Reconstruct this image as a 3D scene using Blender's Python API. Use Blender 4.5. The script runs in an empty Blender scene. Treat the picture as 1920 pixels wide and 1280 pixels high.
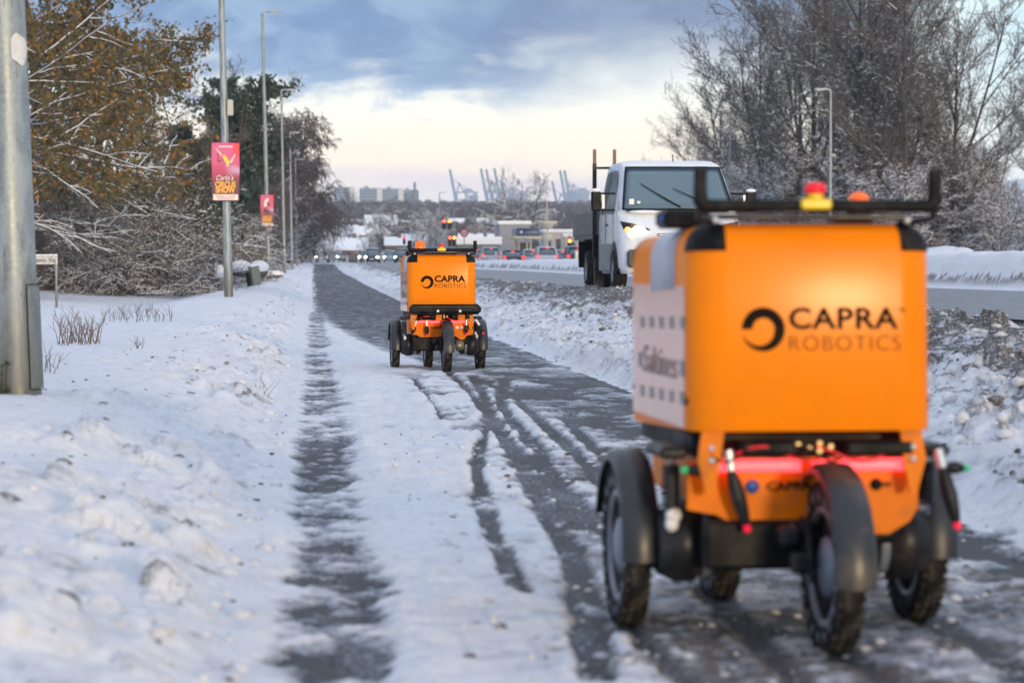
import bpy, math, random
import numpy as np
from mathutils import Vector, Matrix

random.seed(7)
PI = math.pi
SC = bpy.context.scene
COL = SC.collection

# ---------------------------------------------------------------- camera
F = 85.0 * 1920 / 36.0
HC = 0.93
YAW = math.radians(4.73)
cam_d = bpy.data.cameras.new('camera')
cam_d.lens = 85.0
cam_d.sensor_width = 36.0
cam_d.clip_start = 0.05
cam_d.clip_end = 20000.0
cam_d.dof.use_dof = True
cam_d.dof.focus_distance = 21.6
cam_d.dof.aperture_fstop = 4.2
cam = bpy.data.objects.new('camera', cam_d)
COL.objects.link(cam)
cam.location = (0, 0, HC)
cam.rotation_euler = (math.radians(90 - 1.77), 0, -YAW)
SC.camera = cam

# ---------------------------------------------------------------- light and sky
SUN_EL = math.radians(3.6)
SUN_AZ = math.radians(161.3)      # from +Y (view direction) clockwise: low sun behind the photographer
sun_d = bpy.data.lights.new('sun', 'SUN')
sun_d.energy = 1.5
sun_d.angle = math.radians(7)
sun_d.color = (1.0, 0.76, 0.44)
sun = bpy.data.objects.new('sun', sun_d)
COL.objects.link(sun)
sdir = Vector((math.sin(SUN_AZ) * math.cos(SUN_EL), math.cos(SUN_AZ) * math.cos(SUN_EL), math.sin(SUN_EL)))
sun.rotation_euler = (-sdir).to_track_quat('-Z', 'Y').to_euler()
sun.location = (0, -20, 40)

world = bpy.data.worlds.new('World')
SC.world = world
world.use_nodes = True


class NT:
    """small helper round a node tree"""
    def __init__(self, nt):
        self.nt = nt
        nt.nodes.clear()

    def n(self, typ, **kw):
        nd = self.nt.nodes.new(typ)
        for k, v in kw.items():
            setattr(nd, k, v)
        return nd

    def link(self, a, b):
        self.nt.links.new(a, b)

    def put(self, sock, v):
        if isinstance(v, bpy.types.NodeSocket):
            self.link(v, sock)
        elif isinstance(v, (tuple, list)) and len(v) == 3 and sock.type == 'RGBA':
            sock.default_value = (v[0], v[1], v[2], 1)
        else:
            sock.default_value = v

    def m(self, op, a, b=None, c=None, clamp=False):
        nd = self.n('ShaderNodeMath', operation=op, use_clamp=clamp)
        self.put(nd.inputs[0], a)
        if b is not None:
            self.put(nd.inputs[1], b)
        if c is not None:
            self.put(nd.inputs[2], c)
        return nd.outputs[0]

    def mix(self, f, a, b, blend='MIX'):
        nd = self.n('ShaderNodeMix', data_type='RGBA', blend_type=blend)
        self.put(nd.inputs[0], f)
        self.put(nd.inputs[6], a)
        self.put(nd.inputs[7], b)
        return nd.outputs[2]

    def mr(self, v, a, b, c=0.0, d=1.0, smooth=True):
        nd = self.n('ShaderNodeMapRange', interpolation_type='SMOOTHSTEP' if smooth else 'LINEAR', clamp=True)
        self.put(nd.inputs[0], v)
        for i, q in enumerate((a, b, c, d)):
            self.put(nd.inputs[1 + i], q)
        return nd.outputs[0]

    def noise(self, vec, scale, detail=4, rough=0.55, dist=0.0, col=False):
        nd = self.n('ShaderNodeTexNoise')
        if vec is not None:
            self.link(vec, nd.inputs['Vector'])
        nd.inputs['Scale'].default_value = scale
        nd.inputs['Detail'].default_value = detail
        nd.inputs['Roughness'].default_value = rough
        nd.inputs['Distortion'].default_value = dist
        return nd.outputs[1 if col else 0]

    def comb(self, x, y, z):
        nd = self.n('ShaderNodeCombineXYZ')
        for i, q in enumerate((x, y, z)):
            self.put(nd.inputs[i], q)
        return nd.outputs[0]

    def sep(self, v):
        nd = self.n('ShaderNodeSeparateXYZ')
        self.link(v, nd.inputs[0])
        return nd.outputs

    def mapping(self, v, scale=(1, 1, 1), loc=(0, 0, 0), rot=(0, 0, 0)):
        nd = self.n('ShaderNodeMapping')
        self.link(v, nd.inputs[0])
        nd.inputs[1].default_value = loc
        nd.inputs[2].default_value = rot
        nd.inputs[3].default_value = scale
        return nd.outputs[0]


t = NT(world.node_tree)
tc = t.n('ShaderNodeTexCoord').outputs['Generated']
dx, dy, dz = t.sep(tc)
az = t.m('ARCTAN2', dx, dy)
el = t.m('ARCSINE', dz)
U = t.m('MULTIPLY', az, 4.533)
V = t.m('MULTIPLY', el, 4.533)
uv = t.comb(U, V, 0.0)
n1 = t.noise(t.mapping(uv, (2.4, 8.0, 1), (3.1, 1.7, 0), (0, 0, 0.35)), 1.0, 9, 0.60, 0.5)
n2 = t.noise(t.mapping(uv, (6.5, 13, 1), (9.1, 0.4, 0), (0, 0, 0.5)), 1.0, 8, 0.6, 0.6)
n3 = t.noise(t.mapping(uv, (1.3, 11, 1), (0.4, 4.0, 0)), 1.0, 6, 0.6, 0.2)
nn = t.m('ADD', t.m('MULTIPLY', t.m('SUBTRACT', n1, 0.5), 0.46), t.m('MULTIPLY', t.m('SUBTRACT', n2, 0.5), 0.30))
nn = t.m('MULTIPLY', nn, t.mr(U, 0.2, 0.50, 1.0, 0.34))
# the ragged lower edge of the cloud deck, a little lower to the left, lifting to the right
edge = t.m('ADD', 0.325, t.m('MULTIPLY', t.mr(U, 0.15, 0.7, 0, 1), 0.055))
edge = t.m('ADD', edge, t.m('MULTIPLY', t.mr(U, 0.95, 1.45, 0, 1), 0.30))
dk = t.mr(t.m('ADD', t.m('SUBTRACT', V, edge), nn), -0.075, 0.085)
deck_l = t.mix(t.mr(n2, 0.35, 0.7), (0.095, 0.185, 0.36), (0.21, 0.325, 0.48))
deck_r = t.mix(t.mr(n2, 0.3, 0.75), (0.100, 0.148, 0.265), (0.15, 0.212, 0.34))
deck = t.mix(t.mr(U, 0.0, 0.75), deck_l, deck_r)
# towards the zenith and round the back: the same broken deck
n4 = t.noise(t.mapping(tc, (1.6, 1.6, 3.5)), 1.0, 7, 0.6, 0.4)
high = t.mix(t.mr(n4, 0.38, 0.66), (0.315, 0.390, 0.56), (0.67, 0.735, 0.83))
deck = t.mix(t.mr(V, 0.6, 1.6), deck, high)
glow = t.mix(t.mr(V, 0.04, 0.20), (0.68, 0.68, 0.71), (0.94, 0.82, 0.61))
glow = t.mix(t.mr(V, 0.19, 0.38), glow, (0.76, 0.80, 0.75))
glow = t.mix(t.m('MULTIPLY', t.mr(n3, 0.47, 0.66), t.mr(V, 0.27, 0.16)), glow, (0.76, 0.65, 0.66))
glow = t.mix(t.mr(U, 0.95, 1.4), glow, t.mix(t.mr(V, 0.1, 0.45), (0.72, 0.76, 0.69), (0.46, 0.64, 0.72)))
glow = t.mix(t.mr(V, 0.9, 2.0), glow, (0.60, 0.72, 0.84))
wisp = t.m('MULTIPLY', t.mr(t.m('ADD', n2, t.m('MULTIPLY', n1, .6)), .74, .90), t.m('MULTIPLY', t.mr(V, .255, .33), t.mr(U, .55, .15)))
glow = t.mix(t.m('MULTIPLY', wisp, .80), glow, (0.34, 0.49, 0.66))
cl = t.mix(dk, glow, deck)
below = t.mix(t.mr(V, -0.3, 0.0), (0.45, 0.47, 0.52), cl)
nis = t.n('ShaderNodeTexSky', sky_type='NISHITA')
nis.sun_disc = False
nis.sun_elevation = SUN_EL
nis.sun_rotation = SUN_AZ
bg1 = t.n('ShaderNodeBackground')
t.link(nis.outputs[0], bg1.inputs[0])
bg1.inputs[1].default_value = 0.09
bg2 = t.n('ShaderNodeBackground')
t.link(below, bg2.inputs[0])
bg2.inputs[1].default_value = 1.0
mx = t.n('ShaderNodeMixShader')
mx.inputs[0].default_value = 0.93
t.link(bg1.outputs[0], mx.inputs[1])
t.link(bg2.outputs[0], mx.inputs[2])
wo = t.n('ShaderNodeOutputWorld')
t.link(mx.outputs[0], wo.inputs[0])

vs = SC.view_settings
vs.view_transform = 'Standard'
vs.look = 'None'
vs.exposure = 0.70
vs.gamma = 1.0
vs.use_curve_mapping = False
SC.cycles.max_bounces = 6
SC.cycles.diffuse_bounces = 3
SC.cycles.glossy_bounces = 3
SC.cycles.transmission_bounces = 4
SC.cycles.volume_bounces = 1
SC.cycles.transparent_max_bounces = 8
SC.cycles.use_denoising = True


def W(px, d, py=None, z=None):
    """world point seen at pixel column px at horizontal distance d"""
    xr = (px - 960) * d / F
    X = xr * math.cos(YAW) + d * math.sin(YAW)
    Y = -xr * math.sin(YAW) + d * math.cos(YAW)
    if py is not None:
        z = HC + (500 - py) * d / F
    return Vector((X, Y, 0 if z is None else z))


# ---------------------------------------------------------------- materials
MATS = {}


def mat(name, col, rough=0.6, metal=0.0, coat=0.0, emit=None, es=0.0, noise=0.0, nscale=20.0, bump=0.0, bscale=60.0,
        spec=0.5, dirt=None, dscale=6.0, damt=0.5, alpha=1.0):
    if name in MATS:
        return MATS[name]
    m = bpy.data.materials.new(name)
    m.use_nodes = True
    t = NT(m.node_tree)
    out = t.n('ShaderNodeOutputMaterial')
    p = t.n('ShaderNodeBsdfPrincipled')
    t.link(p.outputs[0], out.inputs[0])
    tc = t.n('ShaderNodeTexCoord').outputs['Object']
    c = (col[0], col[1], col[2], 1)
    p.inputs['Base Color'].default_value = c
    cs = None
    if noise > 0:
        nz = t.noise(tc, nscale, 6, 0.6)
        cs = t.mix(t.mr(nz, 0.3, 0.7), tuple(v * (1 - noise) for v in col), tuple(min(1, v * (1 + noise)) for v in col))
    if dirt is not None:
        dz_ = t.noise(tc, dscale, 8, 0.65, 0.3)
        cs = t.mix(t.m('MULTIPLY', t.mr(dz_, 0.45, 0.68), damt), cs if cs is not None else col, dirt)
        p.inputs['Roughness'].default_value = rough
    if cs is not None:
        t.link(cs, p.inputs['Base Color'])
    rn = t.noise(tc, nscale * 1.7 if noise > 0 else 9.0, 5, 0.6)
    t.link(t.mr(rn, 0.25, 0.75, max(0.03, rough * 0.8), min(1, rough * 1.2)), p.inputs['Roughness'])
    p.inputs['Metallic'].default_value = metal
    p.inputs['Coat Weight'].default_value = coat
    p.inputs['Coat Roughness'].default_value = 0.22
    p.inputs['Specular IOR Level'].default_value = spec
    if emit:
        p.inputs['Emission Color'].default_value = (*emit, 1)
        p.inputs['Emission Strength'].default_value = es
    if bump > 0:
        b = t.n('ShaderNodeBump')
        b.inputs['Strength'].default_value = 1.0
        b.inputs['Distance'].default_value = bump
        t.link(t.noise(tc, bscale, 5, 0.6), b.inputs['Height'])
        t.link(b.outputs[0], p.inputs['Normal'])
    MATS[name] = m
    return m


# ---------------------------------------------------------------- object helpers
def tag(o, label=None, cat=None, group=None, kind=None):
    if label:
        o['label'] = label
    if cat:
        o['category'] = cat
    if group:
        o['group'] = group
    if kind:
        o['kind'] = kind
    return o


def empty(name, loc=(0, 0, 0), rz=0.0):
    o = bpy.data.objects.new(name, None)
    o.location = loc
    o.rotation_euler = (0, 0, rz)
    o.empty_display_size = 0.3
    COL.objects.link(o)
    return o


def npmesh(name, verts, faces, smooth=False):
    """faces: (M,3) or (M,4) int array"""
    me = bpy.data.meshes.new(name)
    verts = np.asarray(verts, dtype=np.float32)
    faces = np.asarray(faces, dtype=np.int32)
    k = faces.shape[1]
    me.vertices.add(len(verts))
    me.vertices.foreach_set('co', verts.ravel())
    me.loops.add(faces.size)
    me.loops.foreach_set('vertex_index', faces.ravel())
    me.polygons.add(len(faces))
    me.polygons.foreach_set('loop_start', np.arange(0, faces.size, k, dtype=np.int32))
    me.polygons.foreach_set('loop_total', np.full(len(faces), k, dtype=np.int32))
    if smooth:
        me.polygons.foreach_set('use_smooth', np.ones(len(faces), dtype=bool))
    me.update(calc_edges=True)
    return me


def link(name, me, m=None, parent=None):
    o = bpy.data.objects.new(name, me)
    if m is not None:
        me.materials.clear()
        me.materials.append(m)
    if parent is not None:
        o.parent = parent
    COL.objects.link(o)
    return o


class MB:
    """collects shapes, builds ONE mesh object"""
    def __init__(self):
        self.v = []
        self.f = []
        self.s = []

    def add(self, vs, fs, smooth=False, M=None):
        b = len(self.v)
        for p in vs:
            p = Vector(p)
            self.v.append(tuple(M @ p) if M is not None else tuple(p))
        for f in fs:
            self.f.append([i + b for i in f])
            self.s.append(smooth)
        return self

    def box(self, c, s, M=None, bev=0.0):
        hx, hy, hz = s[0] / 2, s[1] / 2, s[2] / 2
        if bev <= 0:
            vs = [(c[0] + a * hx, c[1] + b * hy, c[2] + d * hz) for a in (-1, 1) for b in (-1, 1) for d in (-1, 1)]
            fs = [(0, 1, 3, 2), (4, 6, 7, 5), (0, 4, 5, 1), (2, 3, 7, 6), (0, 2, 6, 4), (1, 5, 7, 3)]
            return self.add(vs, fs, False, M)
        e = min(bev, hx * .98, hy * .98, hz * .98)
        idx = {}
        vs = []
        for a in (-1, 1):
            for b in (-1, 1):
                for d in (-1, 1):
                    for ax in range(3):
                        q = [hx - e, hy - e, hz - e]
                        q[ax] += e
                        idx[(a, b, d, ax)] = len(vs)
                        vs.append((c[0] + a * q[0], c[1] + b * q[1], c[2] + d * q[2]))
        fs = []
        S = (-1, 1)
        for a in S:
            r = [idx[(a, -1, -1, 0)], idx[(a, 1, -1, 0)], idx[(a, 1, 1, 0)], idx[(a, -1, 1, 0)]]
            fs.append(r if a > 0 else r[::-1])
            r = [idx[(-1, a, -1, 1)], idx[(1, a, -1, 1)], idx[(1, a, 1, 1)], idx[(-1, a, 1, 1)]]
            fs.append(r[::-1] if a > 0 else r)
            r = [idx[(-1, -1, a, 2)], idx[(1, -1, a, 2)], idx[(1, 1, a, 2)], idx[(-1, 1, a, 2)]]
            fs.append(r if a > 0 else r[::-1])
        for a in S:
            for b in S:
                fs.append([idx[(a, b, -1, 0)], idx[(a, b, 1, 0)], idx[(a, b, 1, 1)], idx[(a, b, -1, 1)]])
                fs.append([idx[(a, -1, b, 0)], idx[(a, 1, b, 0)], idx[(a, 1, b, 2)], idx[(a, -1, b, 2)]])
                fs.append([idx[(-1, a, b, 1)], idx[(1, a, b, 1)], idx[(1, a, b, 2)], idx[(-1, a, b, 2)]])
        for a in S:
            for b in S:
                for d in S:
                    fs.append([idx[(a, b, d, 0)], idx[(a, b, d, 1)], idx[(a, b, d, 2)]])
        return self.add(vs, fs, False, M)

    def tube(self, pts, rad, n=10, cap=True, M=None, smooth=True):
        pts = [Vector(p) for p in pts]
        if not isinstance(rad, (list, tuple)):
            rad = [rad] * len(pts)
        vs, fs = [], []
        ref = None
        for i, p in enumerate(pts):
            if i == 0:
                t_ = pts[1] - pts[0]
            elif i == len(pts) - 1:
                t_ = pts[-1] - pts[-2]
            else:
                t_ = (pts[i + 1] - p).normalized() + (p - pts[i - 1]).normalized()
            t_.normalize()
            if ref is None:
                ref = Vector((0, 0, 1)) if abs(t_.z) < .9 else Vector((1, 0, 0))
            u = t_.cross(ref).normalized()
            w = t_.cross(u).normalized()
            ref = -w
            for k in range(n):
                a = 2 * PI * k / n
                vs.append(p + u * math.cos(a) * rad[i] + w * math.sin(a) * rad[i])
        for i in range(len(pts) - 1):
            for k in range(n):
                k2 = (k + 1) % n
                fs.append((i * n + k, i * n + k2, (i + 1) * n + k2, (i + 1) * n + k))
        self.add(vs, fs, smooth, M)
        if cap:
            self.add(vs[:n], [tuple(range(n))], False, M)
            self.add(vs[-n:], [tuple(range(n - 1, -1, -1))], False, M)
        return self

    def lathe(self, prof, axis='Z', c=(0, 0, 0), n=24, M=None, smooth=True, a0=0, a1=2 * PI):
        """prof: list of (radius, height)"""
        full = abs(a1 - a0 - 2 * PI) < 1e-6
        m_ = n if full else n + 1
        vs, fs = [], []
        for (r, h) in prof:
            for k in range(m_):
                a = a0 + (a1 - a0) * k / n
                x, y = r * math.cos(a), r * math.sin(a)
                if axis == 'Z':
                    q = (x, y, h)
                elif axis == 'X':
                    q = (h, x, y)
                else:
                    q = (x, h, y)
                vs.append((q[0] + c[0], q[1] + c[1], q[2] + c[2]))
        for i in range(len(prof) - 1):
            for k in range(n):
                k2 = (k + 1) % m_
                fs.append((i * m_ + k, i * m_ + k2, (i + 1) * m_ + k2, (i + 1) * m_ + k))
        return self.add(vs, fs, smooth, M)

    def prism(self, poly, h0, h1, axis='Y', M=None):
        """extrude polygon: axis Y -> poly in (x,z)"""
        n = len(poly)
        def q(p, h):
            return (p[0], h, p[1]) if axis == 'Y' else ((h, p[0], p[1]) if axis == 'X' else (p[0], p[1], h))
        vs = [q(p, h0) for p in poly] + [q(p, h1) for p in poly]
        fs = [tuple(range(n)), tuple(range(2 * n - 1, n - 1, -1))]
        for i in range(n):
            j = (i + 1) % n
            fs.append((i, i + n, j + n, j))
        return self.add(vs, fs, False, M)

    def ball(self, c, r, n=10, m_=6, sc=(1, 1, 1), M=None):
        prof = []
        for i in range(m_ + 1):
            a = -PI / 2 + PI * i / m_
            prof.append((max(1e-4, r * math.cos(a)), r * math.sin(a)))
        vs, fs = [], []
        for (rr, h) in prof:
            for k in range(n):
                a = 2 * PI * k / n
                vs.append((c[0] + rr * math.cos(a) * sc[0], c[1] + rr * math.sin(a) * sc[1], c[2] + h * sc[2]))
        for i in range(m_):
            for k in range(n):
                k2 = (k + 1) % n
                fs.append((i * n + k, i * n + k2, (i + 1) * n + k2, (i + 1) * n + k))
        return self.add(vs, fs, True, M)

    def grid(self, fn, nu, nv, smooth=True, M=None):
        vs = [fn(i / nu, j / nv) for j in range(nv + 1) for i in range(nu + 1)]
        w = nu + 1
        fs = [(j * w + i, j * w + i + 1, (j + 1) * w + i + 1, (j + 1) * w + i) for j in range(nv) for i in range(nu)]
        return self.add(vs, fs, smooth, M)

    def mesh(self, name):
        me = bpy.data.meshes.new(name)
        me.from_pydata(self.v, [], self.f)
        me.polygons.foreach_set('use_smooth', self.s)
        me.update()
        return me

    def build(self, name, m, parent=None):
        import bmesh
        me = self.mesh(name)
        bm = bmesh.new()
        bm.from_mesh(me)
        bmesh.ops.recalc_face_normals(bm, faces=bm.faces)
        bm.to_mesh(me)
        bm.free()
        return link(name, me, m, parent)


def sheet(name, m, pts, parent=None):
    """flat polygon sheet"""
    me = bpy.data.meshes.new(name)
    me.from_pydata([tuple(p) for p in pts], [], [tuple(range(len(pts)))])
    me.update()
    return link(name, me, m, parent)


def text_obj(name, s, m, size, loc, parent=None, bold=0.0, width=None, rot=(PI / 2, 0, 0), depth=0.0006, shear=0.0, space=1.0, align='LEFT'):
    cu = bpy.data.curves.new('tmp', 'FONT')
    cu.body = s
    cu.size = size
    cu.offset = bold
    cu.extrude = depth
    cu.shear = shear
    cu.space_character = space
    cu.align_x = align
    cu.resolution_u = 4
    tmp = bpy.data.objects.new('tmp', cu)
    COL.objects.link(tmp)
    dg = bpy.context.evaluated_depsgraph_get()
    me = bpy.data.meshes.new_from_object(tmp.evaluated_get(dg))
    bpy.data.objects.remove(tmp)
    bpy.data.curves.remove(cu)
    if width and len(me.vertices):
        xs = [v.co.x for v in me.vertices]
        k = width / (max(xs) - min(xs))
        x0 = min(xs)
        for v in me.vertices:
            v.co.x = (v.co.x - x0) * k
    me.name = name
    me.materials.clear()
    o = link(name, me, m, parent)
    o.location = loc
    o.rotation_euler = rot
    return o


def copy_tree(o, parent=None):
    c = o.copy()
    COL.objects.link(c)
    c.parent = parent
    for ch in list(KIDS.get(o.name, [])):
        pass
    for ch in [q for q in o.children]:
        copy_tree(ch, c)
    return c


KIDS = {}


# ---------------------------------------------------------------- numpy noise
def _h(ix, iy, seed):
    h = (ix.astype(np.int64) * 374761393 + iy.astype(np.int64) * 668265263 + seed * 1442695041) & 0xffffffff
    h = ((h ^ (h >> 13)) * 1274126177) & 0xffffffff
    h = (h ^ (h >> 16)) & 0xffffffff
    return h.astype(np.float64) / 4294967295.0


def vn(x, y, seed=0):
    x0 = np.floor(x)
    y0 = np.floor(y)
    fx = x - x0
    fy = y - y0
    fx = fx * fx * fx * (fx * (fx * 6 - 15) + 10)
    fy = fy * fy * fy * (fy * (fy * 6 - 15) + 10)
    a = _h(x0, y0, seed)
    b = _h(x0 + 1, y0, seed)
    c = _h(x0, y0 + 1, seed)
    d = _h(x0 + 1, y0 + 1, seed)
    return (a * (1 - fx) + b * fx) * (1 - fy) + (c * (1 - fx) + d * fx) * fy


def fbm(x, y, seed=0, o=4, g=0.5):
    s = 0
    a = 1.0
    tot = 0
    for i in range(o):
        s = s + a * (vn(x * 2 ** i + 17.3 * i, y * 2 ** i - 9.1 * i, seed + i) - 0.5)
        tot += a
        a *= g
    return s / tot * 2


def ss(a, b, x):
    q = np.clip((x - a) / (b - a), 0, 1)
    return q * q * (3 - 2 * q)


def worley(x, y, seed=0):
    """distance to the nearest jittered cell centre and that cell's random"""
    xi = np.floor(x)
    yi = np.floor(y)
    best = np.full(x.shape, 9.0)
    rid = np.zeros(x.shape)
    for a in (-1, 0, 1):
        for b in (-1, 0, 1):
            cx, cy = xi + a, yi + b
            px = cx + _h(cx, cy, seed)
            py = cy + _h(cx, cy, seed + 5)
            dd = np.hypot(px - x, py - y)
            k = dd < best
            best = np.where(k, dd, best)
            rid = np.where(k, _h(cx, cy, seed + 9), rid)
    return best, rid
# ---------------------------------------------------------------- terrain
BY = [-50, 0, 60, 100, 139, 173, 200, 250, 300, 400, 500, 600, 740, 1000, 1500, 2000, 2300, 2700, 3200, 9000]
BZ = [0, 0, 0, .12, .32, .45, .65, 1.15, 1.45, 1.9, 4.0, 7.5, 11.5, 13, 24, 38, 38, 20, 2, 2]
RY = [-50, 50, 90, 173, 250, 9000]
RZ = [.5, .52, .48, .3, 0.0, 0.0]


def base(Y):
    return np.interp(Y, BY, BZ)


def roff(Y):
    return np.interp(Y, RY, RZ)


PX = [-60, -12, -6, -3.6, -2.4, -1.5, -0.95, -0.45, -0.16, 0.0, 2.2, 2.45, 2.8, 3.4, 4.2, 5.0, 5.35, 5.6]
PZ = [.35, .12, .06, .04, .27, .30, .24, .11, .035, .0, 0.0, .08, .15, .19, .30, .43, .47, .42]


def macro(X, Y):
    """height of the snow surface without its fine relief"""
    X = np.asarray(X, dtype=float)
    Y = np.asarray(Y, dtype=float)
    b = base(Y)
    r = roff(Y)
    left = np.interp(X, PX, PZ)
    # field left of the verge rises slowly with distance
    left = left + np.where(X < -3, ss(30, 75, Y) * ss(-3, -8, X) * 0.25, 0)
    fl = ss(200, 320, Y)
    z = left * (1 - fl * (X < 30))
    z = np.where((X > 4.2) & (X <= 5.6), z + (r - .5) * ss(4.2, 5.6, X), z)
    med = ss(11.95, 12.9, X) * ss(15.5, 14.6, X)
    mh = np.interp(Y, [0, 47, 105, 173, 260, 300], [.66, .68, .64, .62, .5, 0.05])
    road = r + med * mh
    road = road + 0.22 * np.exp(-((X - 14.6) / 0.9) ** 2 - ((Y - 54.5) / 1.9) ** 2)
    z = np.where(X > 5.6, road, z)
    emb = r + 0.55 * ss(22.6, 25.5, X) + 6.0 * ss(36, 52, X) * ss(60, 100, Y) * ss(420, 260, Y)
    z = np.where(X > 20, emb, z)
    z = z + b
    # low hills far off
    far = ss(420, 900, Y)
    z = z + far * (fbm(X / 260, Y / 260, 31, 3) * 3.5)
    z = z + ss(1200, 2000, Y) * ss(-350, 500, X - 0.02 * Y) * 6 + ss(1000, 1900, Y) * ss(-100, -500, X) * 10
    return z


def gz(X, Y):
    return float(macro(np.array([X]), np.array([Y]))[0])


# tracks: polylines in world (X, Y), half width, depth, dirtiness
def trk(pl, z=0.0):
    out = []
    for (px, py) in pl:
        d = (HC - z) * F / (py - 500)
        w = W(px, d)
        out.append((w.x, w.y))
    return out


TRACKS = [
    (trk([(975, 1120), (935, 1035), (905, 950), (893, 890), (898, 845), (925, 800)]), .030, .030, 0.9),
    (trk([(925, 800), (905, 770), (870, 725), (840, 700)]), .035, .026, 0.1),
    (trk([(1125, 1290), (1095, 1130), (1075, 1040), (1020, 960), (985, 890), (960, 850), (930, 800), (905, 740), (885, 705)]), .045, .030, 0.15),
    (trk([(1150, 1010), (1075, 940), (1010, 880), (950, 835), (915, 800)]), .05, .028, 0.05),
    (trk([(1090, 1000), (1035, 900), (1010, 850), (965, 800), (940, 765), (937, 740), (948, 715), (960, 700)]), .045, .03, 0.1),
    (trk([(1180, 900), (1120, 850), (1080, 810), (1065, 790), (1080, 765)]), .04, .028, 0.1),
    (trk([(1180, 980), (1110, 880), (1020, 800), (960, 745), (900, 712)]), .04, .028, 0.1),
    (trk([(830, 790), (800, 745), (775, 712)]), .02, .024, 0.2),
    ([(0.83, 5.0), (0.80, 6.3)], .032, .02, 0.4),
    ([(1.62, 3.0), (1.61, 6.3)], .032, .02, 0.5),
    ([(1.27, 2.0), (1.27, 5.8)], .032, .02, 0.5),
    ([(0.95, 2.0), (1.05, 4.5), (1.12, 6.8)], .032, .02, 0.5),
]


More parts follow.
